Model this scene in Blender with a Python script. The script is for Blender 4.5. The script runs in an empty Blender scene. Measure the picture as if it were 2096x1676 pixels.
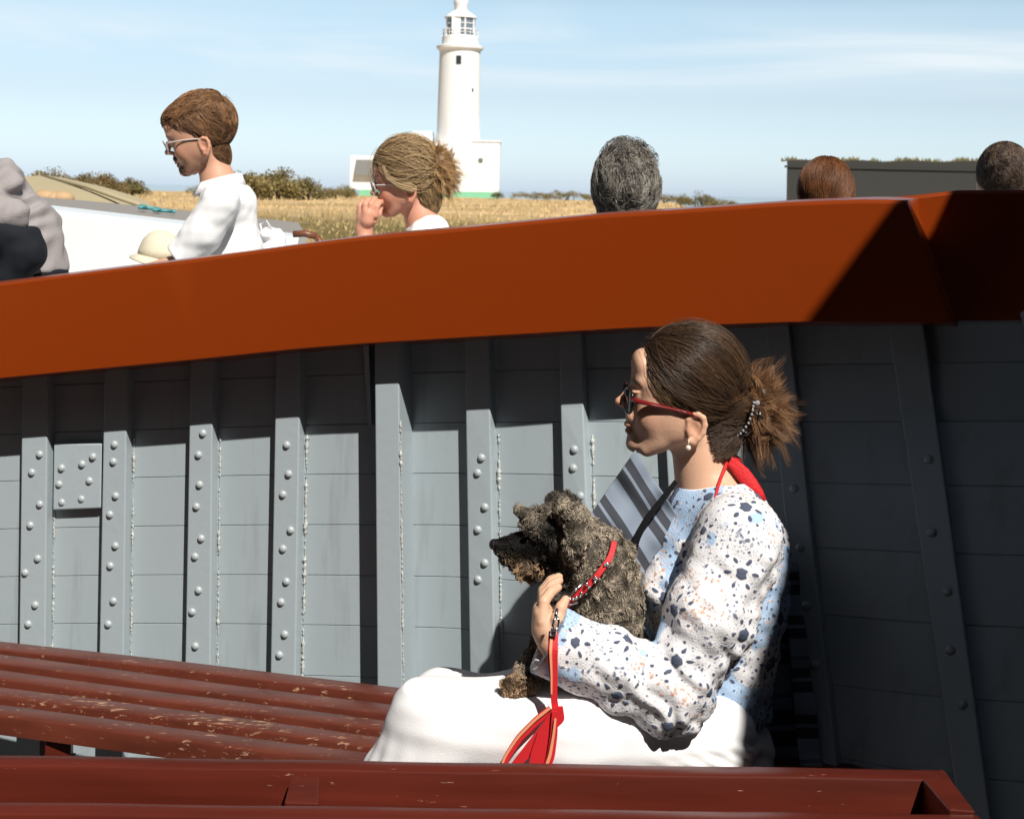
import bpy, math, random
import numpy as np
from mathutils import Vector, Matrix
import openvdb as vdb
R = math.radians
rng = np.random.default_rng(7)
random.seed(7)
scene = bpy.context.scene
COL = scene.collection

# ---------------------------------------------------------------- camera, sky, sun
HC = 2.20                       # eye height above the water (1.55 above the deck)
F = 2911.0                      # focal length in pixels of the 2096 px wide photograph
PPX, PPY = 1048.0, 393.0        # principal point (level camera, image shifted down)
ROLL = R(1.2)
CR, SR = math.cos(ROLL), math.sin(ROLL)
cam_d = bpy.data.cameras.new('camera')
cam = bpy.data.objects.new('camera', cam_d)
COL.objects.link(cam)
cam_d.sensor_width = 36.0
cam_d.lens = 36.0 * F / 2096.0
cam_d.shift_y = -(838.0 - PPY) / 2096.0
cam_d.clip_start = 0.05
cam_d.clip_end = 30000.0
cam_d.dof.use_dof = True
cam_d.dof.focus_distance = 2.5
cam_d.dof.aperture_fstop = 15.0
cam.matrix_world = Matrix(((CR, -SR, 0, 0), (0, 0, -1, 0), (SR, CR, 0, HC), (0, 0, 0, 1)))
scene.camera = cam

SUN_AZ = R(25.0)                # to the right of straight behind the camera
SUN_EL = R(49.0)
TO_SUN = np.array([math.sin(SUN_AZ) * math.cos(SUN_EL), -math.cos(SUN_AZ) * math.cos(SUN_EL), math.sin(SUN_EL)])
world = bpy.data.worlds.new('World')
scene.world = world
world.use_nodes = True
wt = world.node_tree
wt.nodes.clear()
def wn(t, **kw):
    n = wt.nodes.new(t)
    for k, v in kw.items():
        setattr(n, k, v)
    return n
sky = wn('ShaderNodeTexSky', sky_type='NISHITA', sun_disc=False, sun_elevation=SUN_EL,
         sun_rotation=math.atan2(TO_SUN[0], TO_SUN[1]), altitude=0.0, air_density=1.0, dust_density=0.55, ozone_density=1.2)
tc = wn('ShaderNodeTexCoord')
sep = wn('ShaderNodeSeparateXYZ')
wt.links.new(tc.outputs['Generated'], sep.inputs[0])
mp = wn('ShaderNodeMapping')
mp.inputs['Scale'].default_value = (2.2, 2.2, 17.0)
mp.inputs['Rotation'].default_value = (0.0, R(-1.5), R(12))
wt.links.new(tc.outputs['Generated'], mp.inputs[0])
nz = wn('ShaderNodeTexNoise')
nz.inputs['Scale'].default_value = 1.15
nz.inputs['Detail'].default_value = 5.0
nz.inputs['Roughness'].default_value = 0.5
nz.inputs['Distortion'].default_value = 0.7
wt.links.new(mp.outputs[0], nz.inputs['Vector'])
cr = wn('ShaderNodeValToRGB')
cr.color_ramp.elements[0].position = 0.45
cr.color_ramp.elements[0].color = (0, 0, 0, 1)
cr.color_ramp.elements[1].position = 0.64
cr.color_ramp.elements[1].color = (1, 1, 1, 1)
wt.links.new(nz.outputs['Fac'], cr.inputs[0])
band = wn('ShaderNodeValToRGB')          # cirrus only a few degrees up and higher
be = band.color_ramp.elements
be[0].position = 0.066; be[0].color = (0, 0, 0, 1)
be[1].position = 0.088; be[1].color = (1, 1, 1, 1)
e = be.new(0.106); e.color = (0.9, 0.9, 0.9, 1)
e = be.new(0.120); e.color = (0.18, 0.18, 0.18, 1)
wt.links.new(sep.outputs['Z'], band.inputs[0])
mul = wn('ShaderNodeMath', operation='MULTIPLY')
wt.links.new(cr.outputs[0], mul.inputs[0])
wt.links.new(band.outputs[0], mul.inputs[1])
mul2 = wn('ShaderNodeMath', operation='MULTIPLY')
wt.links.new(mul.outputs[0], mul2.inputs[0])
mul2.inputs[1].default_value = 0.95
mx = wn('ShaderNodeMix', data_type='RGBA')
wt.links.new(mul2.outputs[0], mx.inputs['Factor'])
hsv = wn('ShaderNodeHueSaturation')
hsv.inputs['Saturation'].default_value = 0.90
wt.links.new(sky.outputs[0], hsv.inputs['Color'])
# brightness of the clear air by height above the horizon (bright bluish haze low down, dark zenith)
air = wn('ShaderNodeValToRGB')
ae = air.color_ramp.elements
ae[0].position = 0.0; ae[0].color = (0.43, 0.53, 0.78, 1)
ae[1].position = 0.03; ae[1].color = (0.435, 0.505, 0.65, 1)
for p_, c_ in ((0.065, (0.44, 0.46, 0.53)), (0.127, (0.51, 0.525, 0.525)), (0.20, (0.24, 0.25, 0.26)), (0.36, (0.05, 0.05, 0.055)), (1.0, (0.03, 0.03, 0.034))):
    e = ae.new(p_); e.color = (*c_, 1)
wt.links.new(sep.outputs['Z'], air.inputs[0])
amul = wn('ShaderNodeVectorMath', operation='MULTIPLY')
wt.links.new(hsv.outputs[0], amul.inputs[0]); wt.links.new(air.outputs[0], amul.inputs[1])
asc = wn('ShaderNodeVectorMath', operation='SCALE')
wt.links.new(amul.outputs[0], asc.inputs[0]); asc.inputs['Scale'].default_value = 4.0
wt.links.new(asc.outputs[0], mx.inputs['A'])
mx.inputs['B'].default_value = (13.2, 14.6, 15.4, 1)
bg = wn('ShaderNodeBackground')
SKY_STRENGTH = 0.052
bg.inputs['Strength'].default_value = SKY_STRENGTH
wt.links.new(mx.outputs['Result'], bg.inputs['Color'])
wo = wn('ShaderNodeOutputWorld')
wt.links.new(bg.outputs[0], wo.inputs['Surface'])

sun_d = bpy.data.lights.new('sun', 'SUN')
sun_d.energy = 5.0
sun_d.angle = R(0.5)
sun_d.color = (1.0, 0.955, 0.89)
sun = bpy.data.objects.new('sun', sun_d)
COL.objects.link(sun)
sun.rotation_euler = Vector(TO_SUN).to_track_quat('Z', 'Y').to_euler()
scene.view_settings.view_transform = 'Standard'
scene.view_settings.look = 'None'
scene.view_settings.exposure = 0.28
scene.view_settings.gamma = 1.0
scene.cycles.max_bounces = 6
scene.cycles.transparent_max_bounces = 8
scene.cycles.use_denoising = True

# ---------------------------------------------------------------- geometry helpers
def P(px, py, d):
    """point at depth d (metres along +Y) that the photograph shows at pixel (px, py)"""
    a = (px - PPX) / F
    b = (PPY - py) / F
    return np.array([d * (a * CR - b * SR), d, HC + d * (a * SR + b * CR)])

def G(px, py, z):
    """point of the horizontal plane z (absolute) seen at the pixel"""
    a = (px - PPX) / F
    b = (PPY - py) / F
    return P(px, py, (z - HC) / (a * SR + b * CR))

class MB:
    def __init__(self):
        self.v, self.f, self.n = [], [], 0
    def add(self, v, f):
        v = np.asarray(v, float)
        self.v.append(v)
        self.f += [tuple(int(i) + self.n for i in q) for q in f]
        self.n += len(v)
    def hexa(self, c8):
        """8 corners: bottom loop of four, then top loop of four"""
        self.add(c8, [(3, 2, 1, 0), (4, 5, 6, 7), (0, 1, 5, 4), (1, 2, 6, 5), (2, 3, 7, 6), (3, 0, 4, 7)])
    def box(self, lo, hi):
        (x0, y0, z0), (x1, y1, z1) = lo, hi
        self.hexa([(x0, y0, z0), (x1, y0, z0), (x1, y1, z0), (x0, y1, z0), (x0, y0, z1), (x1, y0, z1), (x1, y1, z1), (x0, y1, z1)])
    def loft(self, rings, closed=True, caps=True):
        """rings: list of equally long point loops"""
        n = len(rings[0])
        v = np.concatenate([np.asarray(r, float) for r in rings])
        f = []
        m = n if closed else n - 1
        for i in range(len(rings) - 1):
            for j in range(m):
                k = (j + 1) % n
                f.append((i * n + j, i * n + k, (i + 1) * n + k, (i + 1) * n + j))
        if caps and closed:
            f.append(tuple(range(n - 1, -1, -1)))
            f.append(tuple((len(rings) - 1) * n + j for j in range(n)))
        self.add(v, f)
    def tube(self, pts, r, n=8, caps=True, flat=None):
        pts = np.asarray(pts, float)
        m = len(pts)
        r = np.broadcast_to(np.asarray(r, float), (m,))
        t = np.gradient(pts, axis=0)
        t /= np.linalg.norm(t, axis=1)[:, None] + 1e-9
        up = np.array([0, 0, 1.0]) if abs(t[0][2]) < 0.9 else np.array([0, 1.0, 0])
        rings = []
        a = np.cross(t[0], up)
        for i in range(m):
            a = a - t[i] * a.dot(t[i])
            a /= np.linalg.norm(a) + 1e-9
            b = np.cross(t[i], a)
            th = np.linspace(0, 2 * math.pi, n, endpoint=False)
            fx = 1.0 if flat is None else flat
            rings.append(pts[i] + r[i] * (np.cos(th)[:, None] * a + fx * np.sin(th)[:, None] * b))
        self.loft(rings, True, caps)
    def lathe(self, prof, c=(0, 0, 0), n=32, caps=True):
        th = np.linspace(0, 2 * math.pi, n, endpoint=False)
        self.loft([np.stack([c[0] + rr * np.cos(th), c[1] + rr * np.sin(th), np.full(n, c[2] + zz)], 1) for rr, zz in prof], True, caps)
    def ball(self, c, r, nu=12, nv=8, axes=None):
        c = np.asarray(c, float)
        r = np.broadcast_to(np.asarray(r, float), (3,))
        ax = np.eye(3) if axes is None else np.asarray(axes, float)
        v = [np.array([0, 0, -1.0])]
        for i in range(1, nv):
            ph = -math.pi / 2 + math.pi * i / nv
            for j in range(nu):
                th = 2 * math.pi * j / nu
                v.append(np.array([math.cos(ph) * math.cos(th), math.cos(ph) * math.sin(th), math.sin(ph)]))
        v.append(np.array([0, 0, 1.0]))
        v = (np.array(v) * r) @ ax + c
        f = []
        for j in range(nu):
            k = (j + 1) % nu
            f.append((0, 1 + k, 1 + j))
            for i in range(nv - 2):
                f.append((1 + i * nu + j, 1 + i * nu + k, 1 + (i + 1) * nu + k, 1 + (i + 1) * nu + j))
            f.append((len(v) - 1, 1 + (nv - 2) * nu + j, 1 + (nv - 2) * nu + k))
        self.add(v, f)
    def prism(self, poly, off):
        """poly: planar loop of 3-D points, off: extrusion vector"""
        p = np.asarray(poly, float)
        self.loft([p, p + np.asarray(off, float)])

def make_mesh(name, v, f, smooth=False, attrs=None):
    me = bpy.data.meshes.new(name)
    v = np.asarray(v, np.float32)
    if isinstance(f, np.ndarray):
        k = f.shape[1]
        me.vertices.add(len(v))
        me.vertices.foreach_set('co', v.ravel())
        me.loops.add(f.size)
        me.loops.foreach_set('vertex_index', f.astype(np.int32).ravel())
        me.polygons.add(len(f))
        me.polygons.foreach_set('loop_start', np.arange(0, f.size, k, dtype=np.int32))
        me.update(calc_edges=True)
    else:
        me.from_pydata(v.tolist(), [], f)
    if smooth:
        me.polygons.foreach_set('use_smooth', np.ones(len(me.polygons), bool))
    for an, (ty, val) in (attrs or {}).items():
        a = me.attributes.new(an, ty, 'POINT')
        if ty == 'FLOAT_COLOR':
            val = np.asarray(val, np.float32)
            if val.shape[1] == 3:
                val = np.concatenate([val, np.ones((len(val), 1), np.float32)], 1)
            a.data.foreach_set('color', val.ravel())
        else:
            a.data.foreach_set('value', np.asarray(val, np.float32).ravel())
    me.update()
    return me

def obj(name, geo, m, parent=None, smooth=False, attrs=None, bevel=0.0, seg=2, auto=False):
    if isinstance(geo, MB):
        v, f = np.concatenate(geo.v), geo.f
    else:
        v, f = geo
    me = make_mesh(name, v, f, smooth, attrs)
    me.materials.append(m)
    o = bpy.data.objects.new(name, me)
    COL.objects.link(o)
    if bevel:
        b = o.modifiers.new('bevel', 'BEVEL')
        b.width = bevel
        b.segments = seg
        b.limit_method = 'ANGLE'
        b.angle_limit = R(40)
        b.harden_normals = False
    if auto:
        me.polygons.foreach_set('use_smooth', np.ones(len(me.polygons), bool))
        me.set_sharp_from_angle(angle=R(38))
    if parent is not None:
        adopt(o, parent)
    return o

def world_loc(o):
    l = Vector(o.location)
    while o.parent is not None:
        o = o.parent
        l += o.location
    return l

def adopt(o, parent):
    """child keeps its place: parents are unrotated, so a translation is enough"""
    o.parent = parent
    o.matrix_parent_inverse = Matrix.Translation(-base_of(parent))

BASE = {}
def base_of(o):
    return BASE.get(o.name, Vector((0, 0, 0)))

def thing(name, loc, label, cat, group=None):
    o = bpy.data.objects.new(name, None)
    COL.objects.link(o)
    o.empty_display_size = 0.1
    o.location = Vector(loc)
    BASE[o.name] = Vector(loc)
    return tag(o, label, cat, group)

def tag(o, label, cat, group=None):
    o['label'] = label
    o['category'] = cat
    if group:
        o['group'] = group
    return o

def kind(o, k):
    o['kind'] = k
    return o

# ---------------------------------------------------------------- materials
def mat(name, color=(0.5, 0.5, 0.5), rough=0.5, attr=None, spec=0.5, metal=0.0, var=0.0, var_scale=6.0, bump=0.0,
        bump_scale=40.0, coat=0.0, stretch=(1, 1, 1), color2=None, sss=0.0, detail=5.0, thr=None, aniso=0.0, rough_var=0.0, fleck=None):
    m = bpy.data.materials.new(name)
    m.use_nodes = True
    t = m.node_tree
    b = t.nodes['Principled BSDF']
    b.inputs['Base Color'].default_value = (*color, 1)
    b.inputs['Roughness'].default_value = rough
    b.inputs['Specular IOR Level'].default_value = spec
    b.inputs['Metallic'].default_value = metal
    b.inputs['Coat Weight'].default_value = coat
    b.inputs['Coat Roughness'].default_value = 0.12
    if sss:
        b.inputs['Subsurface Weight'].default_value = sss
        b.inputs['Subsurface Radius'].default_value = (0.012, 0.004, 0.002)
        b.inputs['Subsurface Scale'].default_value = 0.6
    src = None
    if attr:
        a = t.nodes.new('ShaderNodeAttribute')
        a.attribute_name = attr
        src = a.outputs['Color']
    need = var or color2 or bump or rough_var
    if need:
        c = t.nodes.new('ShaderNodeTexCoord')
        mpn = t.nodes.new('ShaderNodeMapping')
        mpn.inputs['Scale'].default_value = stretch
        t.links.new(c.outputs['Object'], mpn.inputs[0])
    if var or color2:
        n = t.nodes.new('ShaderNodeTexNoise')
        n.inputs['Scale'].default_value = var_scale
        n.inputs['Detail'].default_value = detail
        n.inputs['Roughness'].default_value = 0.62
        t.links.new(mpn.outputs[0], n.inputs['Vector'])
        ramp = t.nodes.new('ShaderNodeValToRGB')
        lo, hi = thr or (0.3, 0.7)
        ramp.color_ramp.elements[0].position = lo
        ramp.color_ramp.elements[1].position = hi
        if color2:
            ramp.color_ramp.elements[0].color = (*color, 1)
            ramp.color_ramp.elements[1].color = (*color2, 1)
            out = ramp.outputs[0]
            if src is not None:
                pass
        else:
            ramp.color_ramp.elements[0].color = (1 - var,) * 3 + (1,)
            ramp.color_ramp.elements[1].color = (1 + var,) * 3 + (1,)
            mm = t.nodes.new('ShaderNodeMix')
            mm.data_type = 'RGBA'
            mm.blend_type = 'MULTIPLY'
            mm.inputs['Factor'].default_value = 1.0
            if src is not None:
                t.links.new(src, mm.inputs['A'])
            else:
                mm.inputs['A'].default_value = (*color, 1)
            t.links.new(ramp.outputs[0], mm.inputs['B'])
            out = mm.outputs['Result']
        src = out
    if fleck:
        fc, fs, flo, fhi, fst = fleck
        c9 = t.nodes.new('ShaderNodeTexCoord')
        m9 = t.nodes.new('ShaderNodeMapping')
        m9.inputs['Scale'].default_value = fst
        t.links.new(c9.outputs['Object'], m9.inputs[0])
        n9 = t.nodes.new('ShaderNodeTexNoise')
        n9.inputs['Scale'].default_value = fs
        n9.inputs['Detail'].default_value = 5
        n9.inputs['Roughness'].default_value = 0.6
        t.links.new(m9.outputs[0], n9.inputs['Vector'])
        r9 = t.nodes.new('ShaderNodeMapRange')
        r9.inputs['From Min'].default_value = flo
        r9.inputs['From Max'].default_value = fhi
        t.links.new(n9.outputs['Fac'], r9.inputs['Value'])
        x9 = t.nodes.new('ShaderNodeMix')
        x9.data_type = 'RGBA'
        t.links.new(r9.outputs[0], x9.inputs['Factor'])
        if src is not None:
            t.links.new(src, x9.inputs['A'])
        else:
            x9.inputs['A'].default_value = (*color, 1)
        x9.inputs['B'].default_value = (*fc, 1)
        src = x9.outputs['Result']
    if src is not None:
        t.links.new(src, b.inputs['Base Color'])
    if rough_var:
        n3 = t.nodes.new('ShaderNodeTexNoise')
        n3.inputs['Scale'].default_value = var_scale * 1.7
        n3.inputs['Detail'].default_value = 4
        t.links.new(mpn.outputs[0], n3.inputs['Vector'])
        mr = t.nodes.new('ShaderNodeMapRange')
        mr.inputs['To Min'].default_value = max(0.02, rough - rough_var)
        mr.inputs['To Max'].default_value = rough + rough_var
        t.links.new(n3.outputs['Fac'], mr.inputs['Value'])
        t.links.new(mr.outputs[0], b.inputs['Roughness'])
    if bump:
        n2 = t.nodes.new('ShaderNodeTexNoise')
        n2.inputs['Scale'].default_value = bump_scale
        n2.inputs['Detail'].default_value = 4
        t.links.new(mpn.outputs[0], n2.inputs['Vector'])
        bp = t.nodes.new('ShaderNodeBump')
        bp.inputs['Strength'].default_value = bump
        bp.inputs['Distance'].default_value = 0.01
        t.links.new(n2.outputs['Fac'], bp.inputs['Height'])
        t.links.new(bp.outputs[0], b.inputs['Normal'])
    return m
# ---------------------------------------------------------------- the ferry we sit in
DECK = HC - 1.55
def y_top(x):
    u = np.maximum(np.asarray(x, float) + 1.25, -0.6)
    y = 3.40 - 0.16 * u - 0.0634 * u * u
    return y - 0.084 * (np.minimum(np.asarray(x, float) + 1.85, 0))
def sstep(a, b, x):
    t = np.clip((np.asarray(x, float) - a) / (b - a), 0, 1)
    return t * t * (3 - 2 * t)
def hull_y(x, z):
    zr = np.asarray(z, float) - HC
    return y_top(x) - 0.55 * sstep(-0.15, 0.85, x) * np.maximum(0, -0.40 - zr)
def hull_p(px, py, off=0.0):
    d = 3.0
    for _ in range(40):
        p = P(px, py, d)
        d = 0.5 * d + 0.5 * (float(hull_y(p[0], p[2])) - off)
    return P(px, py, d)
def hull_n(p):
    e = 1e-3
    gx = (hull_y(p[0] + e, p[2]) - hull_y(p[0] - e, p[2])) / (2 * e)
    gz = (hull_y(p[0], p[2] + e) - hull_y(p[0], p[2] - e)) / (2 * e)
    n = np.array([gx, -1.0, gz])
    return n / np.linalg.norm(n)

M_GREY = mat('grey paint', (0.35, 0.405, 0.43), 0.42, fleck=((0.27, 0.30, 0.31), 5.0, 0.54, 0.76, (4, 4, 0.45)), var=0.06, var_scale=3.0, bump=0.035, bump_scale=50, rough_var=0.06)
M_GREYR = mat('grey rib paint', (0.36, 0.415, 0.44), 0.38, fleck=((0.26, 0.15, 0.08), 42.0, 0.735, 0.76, (1, 1, 0.6)), var=0.06, var_scale=5.0, bump=0.06, bump_scale=45, rough_var=0.08)
M_RIVET = mat('grey rivet paint', (0.38, 0.42, 0.43), 0.22, bump=0.1, bump_scale=80)
M_BEAD = mat('pale sealant', (0.50, 0.51, 0.48), 0.25, var=0.12, var_scale=60, bump=0.5, bump_scale=150)
M_ORANGE = mat('brown orange gloss paint', (0.215, 0.032, 0.003), 0.30, spec=0.3, fleck=((0.42, 0.13, 0.05), 60.0, 0.755, 0.765, (0.5, 1, 1)), var=0.16, var_scale=1.6, bump=0.05, bump_scale=18, coat=0.06, rough_var=0.05)
M_DECK = mat('deck boards', (0.05, 0.045, 0.04), 0.7, var=0.3, var_scale=3, stretch=(0.5, 6, 1))
M_NAVY = mat('dark blocker paint', (0.028, 0.03, 0.034), 0.5, var=0.1)  # for the unseen light blockers added around the camera

ferry = thing('ferry', (0, 2.0, DECK), 'open ferry with grey ribbed inner side and a broad orange brown bulwark', 'boat')
# deck and floor
b = MB()
b.box((-4.0, -1.4, DECK - 0.06), (2.6, 3.6, DECK))
obj('deck', b, M_DECK, ferry)
# planked side: strakes with shallow grooves
xs = np.linspace(-2.6, 1.9, 120)
rows = []
seams = [-0.21, -0.33, -0.44, -0.552, -0.664, -0.778, -0.892, -1.005, -1.12, -1.25, -1.5]
zs = []
for i, s in enumerate(seams):
    if 0 < i < len(seams) - 1:
        zs += [(s + 0.0013, 0.0), (s + 0.0004, 0.0028), (s - 0.0004, 0.0028), (s - 0.0013, 0.0)]
    else:
        zs += [(s, 0.0)]
vv = []
for zz, dep in zs:
    z = HC + zz + 0.085 * (xs + 0.6)
    z = np.minimum(z, HC - 0.24 + 0.13 * np.clip((xs + 1.2) / 1.9, -0.6, 1.2) - 0.14 * sstep(0.70, 0.76, xs))
    vv.append(np.stack([xs, hull_y(xs, z) + dep, z], 1))
vv = np.concatenate(vv)
n = len(xs)
ff = [(i * n + j, (i + 1) * n + j, (i + 1) * n + j + 1, i * n + j + 1) for i in range(len(zs) - 1) for j in range(n - 1)]
nv = len(vv)
back = vv + np.array([0, 0.05, 0])
allv = np.concatenate([vv, back])
ffb = [tuple(reversed([q + nv for q in f])) for f in ff]
rim = []
for j in range(n - 1):
    rim.append((j, j + 1, nv + j + 1, nv + j))
    k = (len(zs) - 1) * n
    rim.append((k + j + 1, k + j, nv + k + j, nv + k + j + 1))
obj('side_planking', (allv, ff + ffb + rim), M_GREY, ferry, auto=True)

# ribs
def make_rib(pl0, pr0, pl1, pr1, t, y0=640, y1=1900, name='rib', mt=None):
    rings = []
    for py in np.linspace(y0, y1, 14):
        k = (py - 900) / 500.0
        L = hull_p(pl0 + (pl1 - pl0) * k, py, t)
        Rr = hull_p(pr0 + (pr1 - pr0) * k, py, t)
        nrm = hull_n((L + Rr) / 2)
        rings.append([L, Rr, Rr - nrm * (t + 0.03), L - nrm * (t + 0.03)])
    m = MB()
    m.loft(rings)
    return obj(name, m, mt or M_GREYR, ferry, bevel=0.003)
def rib_face(pl0, pr0, pl1, pr1, t, fx, py):
    k = (py - 900) / 500.0
    l, r = pl0 + (pl1 - pl0) * k, pr0 + (pr1 - pr0) * k
    p = hull_p(l + (r - l) * fx, py, t)
    return p, hull_n(p)
RIVET_ME = None
def rivet(p, nrm, parent, r=0.0092):
    global RIVET_ME
    if RIVET_ME is None:
        m = MB()
        m.lathe([(0.0092, -0.002), (0.0092, 0.0006), (0.0078, 0.0036), (0.0048, 0.0058), (0.0018, 0.0066)], n=12)
        RIVET_ME = make_mesh('rivet', np.concatenate(m.v), m.f, True)
        RIVET_ME.materials.append(M_RIVET)
    o = bpy.data.objects.new('rivet', RIVET_ME)
    COL.objects.link(o)
    o.parent = parent
    q = Vector(nrm).to_track_quat('Z', 'Y')
    bl = Vector((0, 0, 0)) if parent.parent is None else Vector((0, 0, 0))
    o.location = Vector(p)
    o.rotation_euler = q.to_euler()
    sc = r / 0.0092
    o.scale = (sc, sc, sc)
    return o
def bead(pxs, pys, off, parent, r0=0.0035):
    m = MB()
    pts, rr = [], []
    N = 150
    for i in range(N):
        s = i / (N - 1)
        py = pys[0] + (pys[1] - pys[0]) * s
        px = pxs[0] + (pxs[1] - pxs[0]) * s + random.uniform(-0.9, 0.9)
        pts.append(hull_p(px, py, off))
        rr.append(r0 * max(0.12, 0.55 + 0.45 * math.sin(i * 0.21 + pxs[0]) * math.sin(i * 0.07) + 0.7 * (random.random() ** 3) - 0.25))
    m.tube(pts, rr, 6)
    return obj('sealant_bead', m, M_BEAD, parent, smooth=True)

T_R = 0.034
RIBS = [  # left, right edge at y=900 and at y=1400, rivet rows (fx, y)
    (44, 96, 38, 92, [(0.72, 930), (0.42, 967), (0.74, 1032), (0.38, 1075), (0.68, 1143), (0.2, 1172), (0.6, 1238), (0.34, 1277)]),
    (211, 258, 202, 252, [(0.5, 910), (0.46, 945), (0.58, 1015), (0.35, 1053), (0.6, 1117), (0.4, 1158), (0.55, 1230), (0.35, 1277)]),
    (387, 434, 378, 430, [(0.6, 887), (0.42, 931), (0.48, 992), (0.36, 1037), (0.58, 1102), (0.33, 1139), (0.5, 1208), (0.25, 1252), (0.4, 1322)]),
    (562, 612, 553, 604, [(0.5, 911), (0.6, 970), (0.38, 1012), (0.72, 1085), (0.42, 1123), (0.58, 1190), (0.38, 1232), (0.55, 1298), (0.35, 1340)]),
    (954, 1004, 962, 1013, [(0.62, 937), (0.45, 968), (0.72, 1038), (0.42, 1084), (0.68, 1152), (0.4, 1186)]),
    (1149, 1196, 1162, 1212, [(0.55, 920), (0.48, 958), (0.75, 1015), (0.4, 1060), (0.6, 1120)]),
]
for l0, r0, l1, r1, rv in RIBS:
    rb = make_rib(l0, r0, l1, r1, T_R)
    for fx, py in rv:
        p, nn = rib_face(l0, r0, l1, r1, T_R, fx, py)
        rivet(p, nn, rb)
    # bead along the foot of the rib's right side
    bead((r0 + 17, r1 + 15), (890, 1420), 0.002, rb, 0.0032 if l0 < 500 else 0.0046)
# the thicker frame in the middle
rb = make_rib(768, 818, 772, 824, 0.085)
bead((820, 826), (860, 1400), 0.083, rb, 0.0036)
for fx, py in [(0.5, 760)]:
    p, nn = rib_face(768, 818, 772, 824, 0.085, fx, py)
# slim bracket left of it
m = MB()
tp = hull_p(748, 690, 0.06); bt = hull_p(757, 870, 0.012)
m.loft([[tp + d for d in ([-0.006, 0, 0], [0.006, 0, 0], [0.006, 0.07, 0], [-0.006, 0.07, 0])],
        [bt + d for d in ([-0.004, 0, 0], [0.004, 0, 0], [0.004, 0.02, 0], [-0.004, 0.02, 0])]])
obj('bracket', m, M_GREYR, ferry)
# shaded ribs on the right
for l0, r0, l1, r1, rv in [(1362, 1412, 1390, 1442, []), (1590, 1640, 1640, 1694, [(0.5, 1000), (0.5, 1120), (0.5, 1240), (0.6, 1360)]),
                           (1852, 1922, 1925, 1990, [(0.6, 940), (0.4, 1090), (0.62, 1210), (0.45, 1330), (0.6, 1440)]),
                           (2160, 2230, 2300, 2370, [])]:
    rb = make_rib(l0, r0, l1, r1, T_R)
    for fx, py in rv:
        p, nn = rib_face(l0, r0, l1, r1, T_R, fx, py)
        rivet(p, nn, rb)
# riveted patch plate
m = MB()
tl, tr, bl_, br = hull_p(110, 908, 0.016), hull_p(209, 908, 0.016), hull_p(108, 1044, 0.020), hull_p(206, 1040, 0.020)
nn = hull_n((tl + br) / 2)
m.hexa([bl_, br, br - nn * 0.03, bl_ - nn * 0.03, tl, tr, tr - nn * 0.03, tl - nn * 0.03])
plate = obj('patch_plate', m, M_GREYR, ferry, bevel=0.003)
for px, py in [(126, 958), (168, 950), (121, 991), (183, 984), (127, 1028), (167, 1021), (190, 935)]:
    p = hull_p(px, py, 0.018)
    rivet(p, nn, plate)

# bulwark
TOPL = np.array([(-900, 690), (-500, 642), (0, 580), (133, 563), (400, 530), (590, 504), (720, 487), (920, 469), (1215, 440), (1350, 432), (1610, 414), (1775, 408), (1857, 410)], float)
BOTL = np.array([(-900, 865), (-500, 822), (0, 775), (400, 737), (620, 714), (750, 704), (1000, 689), (1300, 672), (1640, 660), (1946, 661)], float)
def bul_p(px, py, off):
    return hull_p(px, py, off)
rings = []
for s in np.linspace(0, 1, 60):
    pt = -900 + s * (1857 + 900)
    pb = -900 + s * (1946 + 900)
    T = bul_p(pt, np.interp(pt, TOPL[:, 0], TOPL[:, 1]), 0.135)
    B = bul_p(pb, np.interp(pb, BOTL[:, 0], BOTL[:, 1]), 0.155)
    nb = hull_n(B) * np.array([1, 1, 0])
    c = 0.006
    rings.append([B, B + np.array([0, 0, c]) + nb * 0.0, T - np.array([0, 0, c]), T - nb * c, T - nb * 0.17 + [0, 0, 0.006], T - nb * 0.175 - [0, 0, 0.03], B - nb * 0.16 - [0, 0, 0.02], B - nb * 0.012 - [0, 0, 0.0]])
m = MB()
m.loft(rings)
obj('bulwark', m, M_ORANGE, ferry, auto=True, bevel=0.002)
# the forward bulwark panel, set a little further back and rising
rings = []
for s in np.linspace(0, 1, 14):
    pt = 1815 + s * 950
    pb = 1905 + s * 950
    dep = 2.86 - 0.20 * s
    T = P(pt, 404.5 - 14 * np.clip((pt - 1855) / 80.0, 0, 1) - 6 * s, dep)
    B = P(pb, 700, dep - 0.01)
    nb = np.array([-0.3, -0.95, 0])
    rings.append([B, T - [0, 0, 0.006], T - nb * 0.006, T - nb * 0.16, T - nb * 0.16 - [0, 0, 0.03], B - nb * 0.15])
m = MB()
m.loft(rings)
obj('bow_bulwark', m, M_ORANGE, ferry, auto=True, bevel=0.002)
# unseen screen added on the right, its outline cut to shade the forward boat
XC = 1.35
def back(p):
    """where the sun ray that reaches p crosses the plane of the screen: (y, z)"""
    k = (XC - p[0]) / TO_SUN[0]
    q_ = p + TO_SUN * k
    return np.array([q_[1], q_[2] - HC])
bA, bB = back(bul_p(1830, 410, 0.135)), back(bul_p(1645, 660, 0.155))
bC, bD = back(P(1592, 1240, 2.44)), back(P(1478, 1560, 2.42))
tb, tr_ = back(P(1890, 500, 2.86)), back(P(1932, 402, 2.86))
bE = bD + (bD - bC) * 2.2
lo_y = bE[0]
prof = [(0.64, -1.55), (0.64, 1.0), (0.43, 1.36), tuple(bD), tuple(bC), tuple(bB), tuple(bA), tuple(tb), tuple(tr_), (tr_[0] + 0.15, tr_[1] + 0.35), (tr_[0] + 0.7, tr_[1] + 0.4), (tr_[0] + 0.7, -1.55)]
print('screen profile', [(round(float(a), 3), round(float(b), 3)) for a, b in prof])
m = MB()
m.prism([(1.35, y, HC + z) for y, z in prof], (0.05, 0, 0))
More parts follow.
